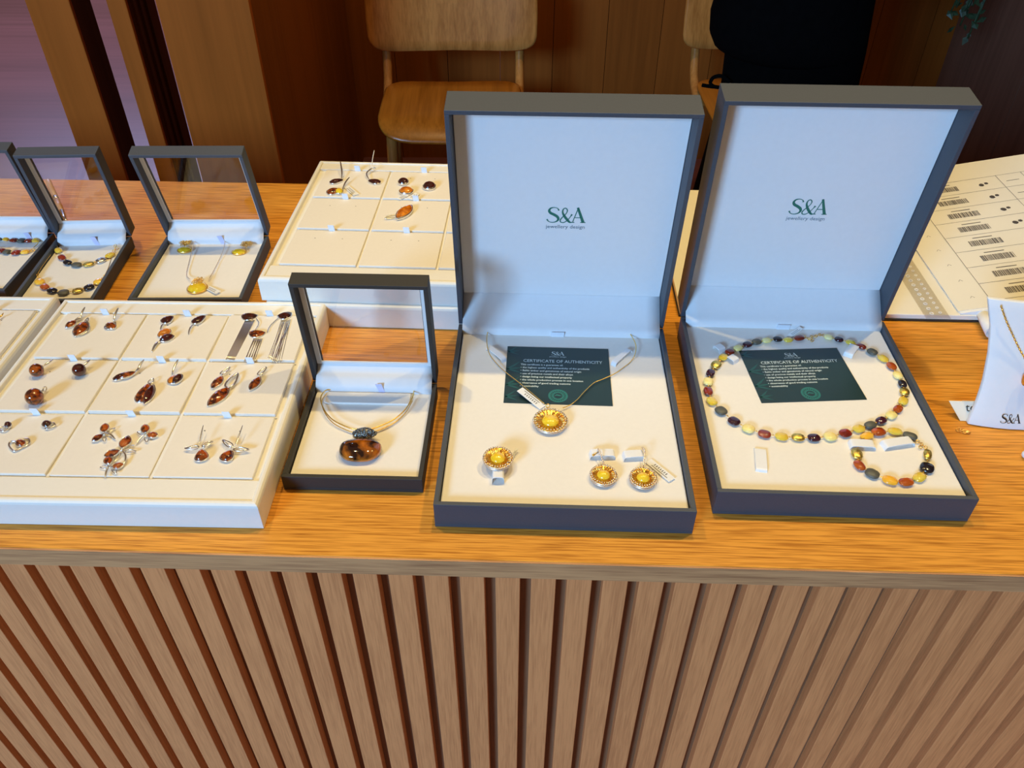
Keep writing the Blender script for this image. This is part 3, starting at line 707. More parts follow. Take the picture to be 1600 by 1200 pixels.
dragonfly('large amber dragonfly pendant in the middle of its pad', (190, 704), [((192, 702), (201, 683)), ((187, 706), (164, 714))], [((194, 702), (210, 697)), ((196, 706), (213, 706)), ((188, 709), (179, 722))], [(191, 706), (197, 713), (196, 723), (190, 730)], 'pendant', 'dragonfly_pendant', 12)
dragonfly('amber dragonfly brooch lowest on its pad, touching the tray front', (173, 730), [((172, 727), (167, 716)), ((176, 731), (194, 728))], [((170, 731), (157, 731)), ((177, 733), (182, 741))], [(172, 732), (167, 739), (165, 748)], 'brooch', 'dragonfly_brooch', 9)
def bee(label, s0, s1, wings, post):
    t = T('bee_earring', s0[0], s0[1], z, label, 'earring')
    gpx(t, s0, s1, 15, z, 'drop', 'amber', h=.0028)
    for a, b in wings: loop(t, a, b, .0042, z, r=.0005, name='wing', lift=.0024, fill=True)
    leaf_wire(t, post, z, r=.0006, lift=(.0028, .0060), name='hook')
bee('silver bee earring with amber body, left of the bee pad', (315.5, 722), (316, 705), [((312, 702), (290, 704)), ((317, 701), (333, 693))], [(313, 700), (317, 686), (321, 674)])
bee('silver bee earring with slanting amber body, right of the bee pad', (349, 722), (364, 707), [((364, 702), (349, 691)), ((366, 705), (390, 706))], [(370, 700), (376, 688), (382, 674)])
t = T('gold_hook', 2, 499, z, 'gold hook earring on the left tray, cut by the photo edge', 'earring'); leaf_wire(t, [(-14, 512), (-4, 501), (4, 498), (8, 494)], z, 'gold', r=.0008, lift=(.001, .003), name='hook_wire')
gpx(t, (-24, 519), (-12, 511), 9, z, 'oval', 'amber')

# price tags
def ptag(parent, a, b, wpx, z, lift=.003, txt=None, name='price_tag', mat='paper2'):
    A, B_ = W_(a, z) + Vector((0, 0, .0006)), W_(b, z) + Vector((0, 0, lift)); e = (B_ - A).normalized(); n = Vector((0, 0, 1)).cross(e).normalized()
    w = wpx * (A - CAM).length / F_PX / 2; L = (B_ - A).length; k = e.cross(n)
    fr = lambda x, y, q: A + e * x + n * y + k * q
    o = MB().box(0, L, -w, w, 0, .0004, fr).build(name, M[mat], parent, bevel=.0001)
    mb = MB()
    for i in range(7): mb.ribbon(lambda x, y: fr(x, y, .0005), [(L * (.25 + i * .08), -w * .1), (L * (.25 + i * .08), w * .5)], [L * .03] * 2)
    mb.ribbon(lambda x, y: fr(x, y, .0005), [(L * .2, -w * .5), (L * .85, -w * .5)], [w * .18] * 2)
    mb.build('printed_marks', M['line'], o)
    return o
# ------------------------------------------------------------------ jewels on the back tray
z = GZ + .0002
t = T('amber_earring', 525, 285, z, 'dark red drop earring with spike hook, left one on the back tray', 'earring')
gpx(t, (516, 287), (536, 283), 9, z, 'drop', 'amberdark'); leaf_wire(t, [(534, 282), (535, 274), (533, 261)], z, r=.0010, lift=(.001, .007))
t = T('amber_earring', 584, 286, z, 'dark red drop earring with bent hook and white thread, right one on the back tray', 'earring')
gpx(t, (594, 287), (576, 284), 10, z, 'drop', 'amberdark'); leaf_wire(t, [(578, 284), (573, 275), (582, 268), (588, 269)], z, r=.0009, lift=(.001, .004)); leaf_wire(t, [(582, 268), (583, 258), (586, 246)], z, 'plastic', r=.0005, lift=(.004, .008), name='thread', taper=False)
t = T('amber_pendant', 524, 302, z, 'half red half yellow amber drop pendant with paper tag on the back tray', 'pendant')
gpx(t, (511, 302), (536, 300), 14, z, 'drop', 'amber', h=.0028, name='red_amber_stone'); gpx(t, (524, 302), (536, 300), 11, z + .0008, 'oval', 'lemon', h=.0026, name='yellow_amber_stone')
leaf_wire(t, [(535, 299), (540, 290), (547, 283)], z, r=.0010, lift=(.001, .004), name='bail'); ptag(t, (541, 292), (557, 306), 9, z, .001)
def studs(px, py, r, label, mat='amberdark', rr=1.0):
    t = T('amber_stud_earring', px, py, z, label, 'earring')
    A, B_ = W_((px - r, py), z), W_((px + r, py), z); d = B_ - A
    gem(t, A + d * .08, B_ - d * .08, d.length * .84, 'oval', mat, 'silver', z, d.length * .30, .0026)
studs(630.5, 287, 9.5, 'dark amber dome stud behind the orange one on the back tray')
studs(671, 294, 11.5, 'dark amber dome stud standing alone beside the centre box lid')
t = T('amber_pendant', 635, 300, z, 'orange-brown amber dome pendant in front of the dark stud, with folded tag', 'pendant')
A, B_ = W_((624.5, 302), z), W_((645.5, 302), z); gem(t, A, B_, (B_ - A).length * .9, 'oval', 'amberorange', 'silver', z, .0042, .0030); ptag(t, (622, 312), (636, 306), 8, z, .001); ptag(t, (640, 312), (652, 304), 9, z, .001)
t = T('amber_ring', 630, 336, z, 'long orange amber ring with silver shank on the middle pad of the back tray', 'ring')
gpx(t, (621, 345), (643, 325), 15, z, 'marquise', 'amberorange', h=.0028, base=.0030); c = W_((612, 339), z + .001)
MB().torus(W_((613, 339), z + .0018), (.0070, .0030, 0), (-.0010, .0016, .0008), .0009).build('shank', M['silver'], t, smooth=True)

# ------------------------------------------------------------------ chains
def chain(parent, pts, z, mat='gold', r=.00042, name='chain', lift=None, beads=False):
    P = [W_(p[:2], z) + Vector((0, 0, (p[2] if len(p) > 2 else 0) + r * 1.3)) for p in pts]
    Q = cat(P, 8)
    mb = MB().tube(Q, r, 6)
    if beads:
        acc = 0
        for a, b in zip(Q, Q[1:]):
            acc += (b - a).length
            if acc > r * 3: acc = 0; mb.ell(b, (r * 1.5, 0, 0), (0, r * 1.5, 0), (0, 0, r * 1.5), 6, 4)
    return mb.build(name, M[mat], parent, smooth=True)
# white plastic holders pushed into the cushions
def holder(B, a, b, wpx, label=None, h=.004, arch=False):
    z = B.cz; A, B_ = W_(a, z), W_(b, z); e = (B_ - A); L = e.length; e.normalize(); n = Vector((0, 0, 1)).cross(e)
    w = wpx * (A - CAM).length / F_PX / 2
    P = [(0, -.0005), (L * .04, h * .75), (L * .2, h), (L * .8, h), (L * .96, h * .75), (L, -.0005)]
    P = cat([A + e * x + Vector((0, 0, q)) for x, q in P], 4); mb = MB(); rings = []
    for p in P: rings.append([p - n * w, p + n * w, p + n * w - Vector((0, 0, .0007)) , p - n * w - Vector((0, 0, .0007))])
    mb.loft(rings); mb.build('holder_loop', M['plastic'], B.t, bevel=.0002)
# ------------------------------------------------------------------ centre box set
z = bA.cz + .0002
for a, b in (((763, 546), (788, 566)), ((958, 572), (984, 549))): holder(bA, a, b, 9)
holder(bA, (921, 713), (961, 713), 15, h=.0045); holder(bA, (973, 716), (1006, 714), 15, h=.0045)
holder(bA, (769, 748), (788, 748), 22, h=.007)
def sunburst(parent, px, py, rpx, z, lift=.0008):
    c = at(px, py, z + .004); r = rpx * (c - CAM).length / F_PX; c = Vector((c.x, c.y, z + lift)); X, Y, Z = Vector((1, 0, 0)), Vector((0, 1, 0)), Vector((0, 0, 1))
    mb = MB(); n = 36
    mb.loft([[c + (X * math.cos(2 * PI * i / 24) + Y * math.sin(2 * PI * i / 24)) * r * q + Z * k for i in range(24)] for q, k in ((.5, 0), (.55, .0008), (.93, .0030), (.96, .0034), (.90, .0032), (.5, .0014))], True, False)
    for i in range(n):
        a = 2 * PI * i / n + random.uniform(-.05, .05); a2 = a + random.uniform(-.12, .12)
        mb.tube([c + (X * math.cos(a) + Y * math.sin(a)) * r * .50 + Z * .0030, c + (X * math.cos(a2) + Y * math.sin(a2)) * r * .78 + Z * .0038, c + (X * math.cos(a) + Y * math.sin(a)) * r * .96 + Z * .0046], [.00035, .0004, .0003], 5)
    mb.build('gold_petals', M['gold'], parent, smooth=True)
    mb = MB(); n = 30
    for ring in range(2):
        for i in range(n):
            a = 2 * PI * (i + ring * .5) / n; q = r * (.97 - ring * .10)
            p = c + (X * math.cos(a) + Y * math.sin(a)) * q + Z * (.0034 + ring * .0010 + random.uniform(-.0003, .0003)); s = .00062
            mb.ell(p, (s, 0, 0), (0, s, 0), (0, 0, s), 6, 4)
    mb.torus(c + Z * .0030, X * r * .99, Y * r * .99, .0005, 32); mb.torus(c + Z * .0010, X * r * .93, Y * r * .93, .0007, 32)
    mb.build('crystal_rim', M['rosegold'], parent, smooth=True, label='sparkling pale pink-gold rim')
    d = r * .50
    MB().ell(c + Z * (.0022), X * d, Y * d, Z * .0042, 20, 12).build('yellow_amber_stone', M['butter'], parent, smooth=True)
    return c, r
t = T('sunburst_pendant_necklace', 860, 657, z, 'gold chain necklace with round sunflower-like yellow amber pendant in the centre box', 'necklace')
sunburst(t, 860, 657, 27, z)
h = .0015
chain(t, [(797, 521, .001), (790, 513, .004), (780, 510.5, .005), (769, 514, .004), (762, 523, .002), (761, 542, .004), (765, 558, .003), (779, 574, h), (791, 585, h), (810, 600, h), (827.5, 614.5, h), (840, 625, h), (850, 634, .002)], z)
chain(t, [(959, 525, .001), (963, 520, .004), (970, 519, .005), (980, 524, .004), (987, 531, .003), (993, 545, .003), (991, 560, .003), (984, 569, h), (974.5, 576.5, h), (963, 585, h), (953.5, 590, h), (940, 596, h), (929, 600.5, h), (920, 608, h), (911, 617, h), (901, 628, h), (890, 636, h), (879, 641, .002)], z)
ptag(t, (848, 638), (812, 614), 13, z, .004)
MB().torus(at(856, 634, z + .003), (.0014, 0, 0), (0, .0008, .0012), .0004).build('bail', M['gold'], t, smooth=True)
t = T('sunburst_ring', 778, 716, z, 'round yellow amber ring standing on a white slot, left in the centre box', 'ring')
c, r = sunburst(t, 778, 714, 23.5, z + .006, .0)
q = Vector((c.x, c.y - .0005, z + .0055)); MB().torus(Vector((c.x, c.y - .002, z + .0035)), (.0068, 0, 0), (0, .0016, .0034), .0008).build('shank', M['gold'], t, smooth=True)
ptag(t, (797, 720), (808, 705), 5, z, .003)
for (px, py, top, lab) in ((943, 742, (935, 700), 'round yellow amber drop earring, left one of the pair in the centre box'), (1005, 746, (1004, 698), 'round yellow amber drop earring, right one of the pair, with price label')):
    t = T('sunburst_earring', px, py, z, lab, 'earring'); sunburst(t, px, py, 21, z)
    P = [at(px, py - 17, z + .003), at(top[0] + 3, top[1] + 8, z + .007), at(top[0], top[1] + 2, z + .006)]; P = cat(P, 6); mb = MB().tube(P, .0004, 5)
    for p in P: mb.ell(p, (.0008, 0, 0), (0, .0008, 0), (0, 0, .0008), 6, 4)
    mb.build('crystal_drop', M['rosegold'], t, smooth=True)
    if px > 1000: ptag(t, (1013, 721), (1050, 752), 13, z, .001, mat='paper2')
    else: MB().ell(at(927, 711, z + .005), (.0010, 0, 0), (0, .0012, 0), (0, 0, .0010), 8, 5).tube([at(927, 711, z + .005), at(935, 706, z + .005)], .0004, 5).build('post', M['gold'], t, smooth=True)

# ------------------------------------------------------------------ bead strings
def bead(parent, px, py, d, ln, wd, z, kind, thick=.0021, p=.8, tw=0.0):
    c = at(px, py, z + thick); c.z = z + thick
    d = Vector((d.x, d.y, 0)).normalized(); n = Vector((-d.y, d.x, 0))
    mb = MB().ell(c, d * ln / 2, n * wd / 2, Vector((0, 0, thick)), 16, 9, p)
    return c, mb.build('bead', M['b_' + kind], parent, smooth=True)
def strand(parent, items, z, width=.0064, closed=False, string='gold', fat=1.0, p=.8, thick=.0021):
    pts = [at(i[0], i[1], z + .002) for i in items]; n = len(pts); cs = []
    for k, it in enumerate(items):
        a = pts[(k - 1) % n] if closed or k else pts[k]; b = pts[(k + 1) % n] if closed or k < n - 1 else pts[k]
        d = b - a
        la = [(pts[k] - pts[q]).length for q in (k - 1, k + 1) if 0 <= q < n]
        ln = min(la) * .90; s = it[3] if len(it) > 3 else 1
        c, _ = bead(parent, it[0], it[1], d, min(ln, .0105) * fat, width * s, z, it[2], thick=thick, p=p); cs.append(c)
    mb = MB()
    Q = cs + ([cs[0]] if closed else [])
    mb.tube(Q, .0003, 5)
    for a, b in zip(Q, Q[1:]): mb.ell((a + b) / 2, (.0007, 0, 0), (0, .0007, 0), (0, 0, .0007), 6, 4)
    mb.build('string_and_spacers', M[string], parent, smooth=True)
z = bB.cz + .0002
NK = [(1249, 528, 'R', .95), (1231.7, 531, 'T', .85), (1215.3, 529.7, 'K'), (1198.3, 531.7, 'Y', .9), (1182.3, 534, 'G', 1.05), (1168, 538, 'W', 1.1), (1153.3, 543.7, 'Y'), (1140.3, 549.5, 'R', 1.1), (1130.3, 557.8, 'T', 1.1),
      (1119, 569.7, 'O', 1.25), (1110.3, 582.5, 'W', 1.05), (1106.7, 596, 'Y', 1.2), (1106.7, 610.7, 'R', 1.1), (1112.5, 626.7, 'T', 1.2), (1126.7, 641.7, 'G', 1.35), (1147, 657.8, 'W', 1.3), (1169.5, 669.5, 'Y', 1.35), (1194.5, 677.8, 'R', 1.25),
      (1221.3, 682, 'T', 1.25), (1247, 683.3, 'O', 1.15), (1272, 683.8, 'W', 1.2), (1297.4, 682, 'Y', 1.4), (1321, 676.6, 'R', 1.25), (1342, 669.8, 'T', 1.2), (1360, 664, 'G', 1.1), (1377, 656.8, 'W', 1.05), (1392.8, 648.6, 'Y', 1.2),
      (1403.3, 638.8, 'A', 1.0), (1411.4, 626.2, 'T', 1.1), (1413.3, 612, 'O', 1.15), (1410, 599.6, 'K', 1.0), (1403, 586.3, 'Y', 1.1), (1393.2, 571.8, 'A', 1.1), (1380, 560, 'T', 1.1), (1363, 549.7, 'G', 1.15), (1346, 541.3, 'R', .9),
      (1329, 535, 'T', .9), (1311, 530.3, 'W', 1), (1294.8, 526.6, 'Y', 1)]
t = T('bead_necklace', 1260, 605, z, 'long necklace of oval amber beads in yellow, cherry, black and gold in the right box', 'necklace')
strand(t, NK, z, .0072)
def clasp(parent, pts, z, r=.0013, mat='gold', name='clasp'):
    mb = MB()
    for i, (x, y) in enumerate(pts):
        p = at(x, y, z + .0018); mb.torus(p, (r, 0, r * .2 * (-1) ** i), (0, r * .8, r * .5), .00035, 14, 5)
    P = [at(x, y, z + .0016) for x, y in pts]; mb.tube(P, .0003, 5)
    return mb.build(name, M[mat], parent, smooth=True)
clasp(t, [(1257, 527), (1263, 529), (1269, 532), (1268, 526), (1275, 525), (1281, 523), (1287, 524)], z)
BR = [(1354.5, 681.5, 'D', 1.1), (1373, 674.5, 'A', 1.3), (1398.6, 673.8, 'T', 1.1), (1422, 680.8, 'G', 1.1)]
BR2 = [(1449.4, 710, 'O', .9), (1448.7, 730.5, 'K', 1.5), (1437, 745.4, 'T', 1.2), (1416, 753, 'A', 1.15), (1390.6, 750.3, 'D', 1.3), (1363, 739.8, 'G', 1.4), (1343, 727, 'A', 1.15), (1339, 709, 'O', 1.25)]
t = T('bead_bracelet', 1395, 715, z, 'round bracelet of amber and grey beads, front right inside the right box', 'bracelet')
strand(t, BR, z + .0004, .0070, fat=1.12); strand(t, BR2, z, .0070, fat=1.1)
clasp(t, [(1434, 690), (1440, 694), (1446, 699), (1438, 699)], z); chain(t, [(1339, 703, .002), (1346, 692, .003), (1354, 684, .002)], z)
for a, b, w in (((1326, 697), (1366, 699), 15), ((1378, 699), (1425, 692), 15), ((1118, 543), (1128, 551), 12), ((1138, 560), (1150, 568), 12), ((1324, 558), (1335, 543), 13)):
    holder(bB, a, b, w, h=.0042)
holder(bB, (1189.5, 738), (1187, 702), 17, h=.0022)
ptag(bpy.data.objects[t.name], (1232, 527), (1250, 519), 7, z, .005)

# small box in front: wire choker
z = bC.cz + .0002
t = T('amber_wire_choker', 563, 706, z, 'gold wire choker with one large flamed brown amber pendant in the small front box', 'necklace')
L1 = [(521, 611, .001), (510, 615, .003), (503, 626, .004), (504, 638, .004), (512, 653, .004), (525, 665, .004), (550, 676, .004), (570, 677, .004), (584, 676, .004), (615, 662.5, .004), (634, 646, .004), (645, 627, .004), (647, 614, .002)]
L2 = [(x + (1 if x < 570 else -.5), y + 2.2, h * .4) for x, y, h in L1[1:-1]]
chain(t, L1, z, 'gold', .00055, 'neck_wire'); chain(t, L2, z, 'gold', .00045, 'neck_wire')
A, B_ = W_((531, 709), z), W_((597, 709), z)
mb = MB(); wdt = (B_ - A).length; c0 = (A + B_) / 2; rings = []
N = 40
def big(s, q):
    o = []
    for i in range(N):
        a = 2 * PI * i / N; u, v = math.cos(a), math.sin(a)
        u = math.copysign(abs(u) ** .74, u); v = (abs(v) ** .62 * .46) if v > 0 else v * .60
        if v > 0: v = v * (1 - .10 * abs(u)) + .02
        o.append(Vector((c0.x + u * wdt / 2 * s, c0.y + .0 + v * wdt * .62 * s, z + q)))
    return o
mb.loft([big(.55, .0002), big(.86, .0012), big(.98, .0035), big(1.0, .0046), big(.97, .0066), big(.88, .0084), big(.70, .0098), big(.45, .0106), big(.18, .0109)])
mb.build('amber_pendant_stone', M['amberbig'], t, smooth=True)
pc = at(570, 677, z + .006)
mb = MB().ell(pc, (.0085, 0, 0), (0, .0045, .001), (0, 0, .0042), 20, 12, noise=.07); mb.ell(pc + Vector((-.0065, -.001, -.001)), (.0035, 0, 0), (0, .003, 0), (0, 0, .003), 12, 8, noise=.08)
for i in range(12):
    a = -PI + PI * i / 11; mb.ell(pc + Vector((math.cos(a) * .0088, math.sin(a) * .0042, -.0008)), (.0008, 0, 0), (0, .0008, 0), (0, 0, .0008), 6, 4)
random.seed(2)
for i in range(46):
    a = random.uniform(0, PI); b_ = random.uniform(-PI, 0); q = Vector((math.cos(a) * .0088, math.sin(b_) * math.sin(a) * .0045, abs(math.cos(b_)) * math.sin(a) * .0044))
    mb.torus(pc + q, (.0011, 0, .0003), (0, .0008, .0008), .00035, 8, 4)
mb.build('carved_silver_bail', M['oxid'], t, smooth=True, label='dark openwork silver bail')
f = bC.f; yb_ = bC.D - .012
MB().box(.0135, bC.W - .0215, yb_ - .012, yb_ + .002, bC.cz, bC.cz + .0022, f).build('cushion_flap', M['cushion'], bC.t, bevel=.0006)

# lemon set
z = bD.cz + .0002
t = T('lemon_amber_necklace', 309, 452, z, 'rose gold chain with lemon-yellow amber drop pendant and filigree top', 'necklace')
A, B_ = W_((294, 452), z), W_((324, 452), z); gem(t, A, B_, (B_ - A).length * .95, 'oval', 'lemon', 'gold', z, .0045, .0015)
def filig(parent, px, py, ax, ay, z, name='gold_filigree'):
    c = at(px, py, z); mb = MB(); random.seed(int(px))
    for i in range(26):
        a = 2 * PI * i / 26 * 3.3; q = math.sqrt(i / 26)
        p = c + Vector((math.cos(a) * ax * q, math.sin(a) * ay * q, random.uniform(.0010, .0022)))
        mb.torus(p, (.0013, 0, .0003), (0, .0013, .0005), .00032, 9, 5)
    mb.build(name, M['gold'], parent, smooth=True)
filig(t, 309, 441, .0052, .0060, z + .004)
chain(t, [(322, 379, .002), (307, 379, .003), (301.5, 393, .002), (296, 412, .001), (292, 431, .001), (299, 441, .003)], z, 'rosegold', .0004); chain(t, [(352.5, 379, .003), (350, 393, .002), (339, 416, .001), (327, 440, .002)], z, 'rosegold', .0004)
ptag(t, (322, 449), (342, 460), 9, z, .002)
for (fx, fy, sx, sy, lab) in ((290, 381, 289, 392, 'lemon amber and gold filigree earring, left one in the box behind the trays'), (385, 383, 374, 395, 'lemon amber and gold filigree earring, right one in the box behind the trays')):
    t = T('lemon_amber_earring', sx, sy, z, lab, 'earring'); A, B_ = W_((sx - 11, sy), z), W_((sx + 11, sy), z)
    gem(t, A, B_, (B_ - A).length * .75, 'oval', 'lemon', 'gold', z, .0030, .0012); filig(t, fx, fy, .0058, .0050, z + .002)

# narrow box strands
z = bE.cz + .0002
t = T('bead_bracelet', 120, 412, z, 'back strand of oval beads in the narrow window-lid box', 'bracelet')
strand(t, [(91, 391, 'T'), (96.5, 402, 'R'), (105.5, 410, 'K'), (119.5, 413.7, 'G', 1.1), (138.4, 412.6, 'O', 1.1), (157.5, 406.5, 'S', 1.2), (172, 398.4, 'T', 1.1)], z, .0078, fat=1.06); clasp(t, [(86, 383), (88, 386)], z); clasp(t, [(178, 392), (182, 388), (180, 384)], z, .0017)
t = T('bead_bracelet', 105, 452, z, 'front strand of oval beads in the narrow window-lid box', 'bracelet')
strand(t, [(62, 440, 'D', 1.2), (69.8, 448, 'A', 1), (81.5, 454, 'K', 1.05), (99, 457, 'G', 1.2), (121, 454, 'O', 1.1), (139, 448.6, 'K', 1.15), (154.5, 439.6, 'D', 1.2)], z, .0082, fat=1.05); clasp(t, [(59, 429), (60, 433)], z); clasp(t, [(160, 435), (164, 431)], z)
chain(t, [(166, 429, .001), (171, 418, .001), (176, 400, .001)], z); chain(t, [(60, 429, .001), (68, 416, .001), (80, 400, .001)], z)
z = bF.cz + .0002
t = T('square_bead_bracelet', 30, 375, z, 'back strand of square beads in the box cut by the left edge', 'bracelet')
strand(t, [(-12, 372, 'R'), (0, 372.5, 'G', 1), (10.5, 373, 'D', 1.05), (21.6, 375, 'R'), (33, 376, 'G', 1.1), (44, 376, 'R', .9), (56, 375, 'D', 1.1)], z, .0075, fat=1.06, p=.45); clasp(t, [(63, 373), (68, 372), (73, 370)], z, .0016)
t = T('square_bead_bracelet', 20, 393, z, 'front strand of square beads in the box cut by the left edge', 'bracelet')
strand(t, [(-10, 391, 'D'), (1.5, 391.5, 'R'), (10.5, 393.6, 'G'), (25, 394.5, 'R', 1.1), (39, 393.5, 'D', .9)], z, .0080, fat=1.05, p=.45); clasp(t, [(46, 393), (51, 391)], z, .0016); chain(t, [(53, 389, .001), (60, 382, .001), (63, 374, .002)], z)

# ------------------------------------------------------------------ catalogue, paper, bust
p = at(1060, 495, 0); cyw = R(-1.5)
f = frame(p.x, p.y, -1.5)
t = thing('catalogue_binder', f(.13, .12, 0), 'open binder of cream pages lying behind the right box', 'binder', yaw=cyw)
MB().box(0, .42, 0, .262, .0004, .0024, f).build('cover', M['ink'], t, bevel=.0005, label='black cover, its edge standing in for a shadow line')  # black edge also stands in for the shadow under the pages
MB().box(.001, .418, .001, .2605, .0025, .0078, f).build('page_block', M['paper'], t, bevel=.0006)
zc = .0100
tilt = R(11)
BL = at(1497.6, 486, zc); e2 = Vector((math.sin(-cyw), math.cos(cyw), 0)); ex0 = Vector((math.cos(cyw), math.sin(cyw), 0)); e1 = ex0 * math.cos(tilt) + Vector((0, 0, math.sin(tilt)))
en = e1.cross(e2); ang = cyw
t2 = thing('product_list', (BL.x, BL.y, .0083), 'stack of printed sheets with barcodes and small jewel pictures, right edge of the counter', 'paper stack', yaw=ang)
fp = lambda x, y, q: BL + e1 * x + e2 * y + en * q
PWd, PHt = .24, (at_plane(1500, 256, BL, en) - BL).dot(e2)
q_ = lambda x, y, z_: Vector((BL.x, BL.y, 0)) + ex0 * x + e2 * y + Vector((0, 0, z_))
MB().hexa([q_(.001, -.003, .0079), q_(PWd * math.cos(tilt), -.003, .0079), q_(PWd * math.cos(tilt), PHt, .0079), q_(.001, PHt, .0079),
           fp(.001, -.003, -.0007), fp(PWd, -.003, -.0007), fp(PWd, PHt, -.0007), fp(.001, PHt, -.0007)]).build('sheet_stack', M['paper2'], t2, bevel=.0003)
MB().box(0, PWd, 0, PHt, -.0005, -.0001, fp).build('top_sheet', M['paper'], t2)
s2 = lambda x, y: fp(x, y, .0001)
mb = MB(); x0 = .034; cols = [x0, x0 + .100, x0 + .128]; RP = .0300; NR = int((PHt - .03) / RP)
for k in range(NR + 1):
    y = .010 + k * RP; mb.ribbon(s2, [(x0, y), (PWd - .01, y)], [.0005] * 2)
for c in cols: mb.ribbon(s2, [(c, .010), (c, .010 + NR * RP)], [.0005] * 2)
mb.build('printed_table', M['line'], t2)
random.seed(3)
for k in range(NR):
    mb = MB(); y = .010 + k * RP + .008; x = x0 + .020
    while x < x0 + .052:
        wv = random.choice([.0006, .0009, .0013]); mb.ribbon(s2, [(x, y), (x, y + .0105)], [wv] * 2); x += wv + random.choice([.0004, .0006])
    mb.ribbon(s2, [(x0 + .026, y + .0155), (x0 + .046, y + .0155)], [.0014] * 2)
    mb.build('printed_barcode', M['line'], t2)
mb = MB()
for k in range(NR):
    y = .010 + k * RP + .008
    mb.ribbon(s2, [(cols[1] + .006, y + .006), (cols[1] + .020, y + .006)], [.0010] * 2)
    mb.ribbon(s2, [(cols[2] + .006, y + .006), (cols[2] + .060, y + .006)], [.0010] * 2); mb.ribbon(s2, [(cols[2] + .006, y + .0105), (cols[2] + .050, y + .0105)], [.0010] * 2)
    mb.ribbon(s2, [(.018, y), (.020, y + .003), (.022, y)], [.0005] * 3)
mb.build('printed_words', M['line'], t2)
q1, q2 = MB(), MB()
for k in range(NR):
    y = .010 + k * RP + .013; x = x0 + .078
    (q2 if k < 4 else q1).add([s2(x + .0030 * math.cos(a * PI / 4) + random.uniform(-.0004, .0004), y + .0036 * math.sin(a * PI / 4)) for a in range(8)], [tuple(range(8))])
    q1.add([s2(x + .006 + .0024 * math.cos(a * PI / 3), y + .0026 * math.sin(a * PI / 3) + .0022) for a in range(6)], [tuple(range(6))])
q2.build('printed_red_jewels', plain('red_print', (.38, .05, .02), .5), t2); q1.build('printed_dark_jewels', plain('dark_print', (.08, .07, .07), .5), t2)
# punched plastic sleeve lying partly under the sheets
a0, a1, a2, a3 = at(1413, 452, .0085), at(1432, 393, .0085), at(1494, 489, .0085), at(1440, 499, .0085)
BLs = at(1447, 498, .0083); es = e2; e1s = ex0
fs = lambda x, y, q: BLs + e1s * x + es * y + Vector((0, 0, q))
t3 = thing('plastic_sleeve', (BLs.x, BLs.y, .0083), 'clear punched plastic sleeve sticking out left of the printed sheets', 'plastic sleeve', yaw=ang)
MB().box(0, .024, 0, .20, .0, .0006, fs).build('film', M['film'], t3)
mb = MB()
for k in range(13): mb.torus(fs(.008, .008 + k * .0085, .0009), (.0018, 0, 0), (0, .0018, 0), .0004, 12, 5); mb.torus(fs(.017, .010 + k * .0085, .0009), (.0014, 0, 0), (0, .0014, 0), .0003, 12, 5)
mb.build('punched_hole', M['paper2'], t3, smooth=True)
# paper roll
a, b = at(1551, 517, .010), at(1532, 478, .010)
t4 = thing('paper_roll', (a.x, a.y, 0), 'white paper roll lying between the printed sheets and the necklace bust', 'paper roll')
d = (b - a); rr_ = .0066; a.z = b.z = rr_ + .0005; rings = []; d = (b - a).normalized(); n1 = Vector((-d.y, d.x, 0)); n2 = Vector((0, 0, 1))
spiral = [((1 - .45 * i / 40) * rr_, 2 * PI * 1.9 * i / 40) for i in range(41)]
prof = [a + n1 * math.cos(q) * r_ + n2 * math.sin(q) * r_ for r_, q in spiral]
o = MB().loft([prof, [x + d * .036 for x in prof]], False, False, closed=False).build('rolled_sheet', M['paper2'], t4, smooth=True)
s_ = o.modifiers.new('thick', 'SOLIDIFY'); s_.thickness = .0005
# necklace bust
P0 = at(1516, 671, .0005); ty = R(-1.5); fb0 = frame(P0.x, P0.y, -1.5)
WB = .088; lean = R(24)
tb = thing('necklace_bust', fb0(WB / 2, .03, 0), 'white curved necklace bust marked S&A at the right edge of the photo', 'display stand', yaw=ty)
_bx = fb0(1, 0, 0) - fb0(0, 0, 0); _by = fb0(0, math.sin(lean), math.cos(lean)) - fb0(0, 0, 0); _bn = _bx.cross(_by)
BP = []
for px_, py_ in ((1516, 671), (1530, 640), (1541, 606), (1550, 560), (1553, 520), (1549, 474)):
    q = at_plane(px_, py_, P0, _bn) - P0; BP.append((q.dot(_by), max(.02, WB / 2 - q.dot(_bx))))
BL_ = BP[-1][0]
def bustrow(v):     # v in metres up the sloping face -> (half width, y, z)
    s = v / BL_; hw = BP[-1][1]
    for (v0, h0), (v1, h1) in zip(BP, BP[1:]):
        if v <= v1: hw = h0 + (h1 - h0) * max(0, v - v0) / (v1 - v0); break
    return hw, v * math.sin(lean), .001 + v * math.cos(lean)
mb = MB(); rings = []
for i in range(15):
    hw, y, z_ = bustrow(BL_ * i / 14); row = []
    for j in range(9):
        u = -1 + 2 * j / 8; row.append(fb0(WB / 2 + u * hw, y + .006 * u * u, z_))
    for j in range(8, -1, -1):
        u = -1 + 2 * j / 8; row.append(fb0(WB / 2 + u * hw, y + .006 * u * u + .004, z_))
    rings.append(row)
mb.loft(rings); mb.build('bust_panel', M['lining'], tb, smooth=True, bevel=.0006)
MB().box(WB / 2 - .010, WB / 2 + .010, .026, .050, .0004, .003, fb0).build('foot', M['lining'], tb, bevel=.0005)
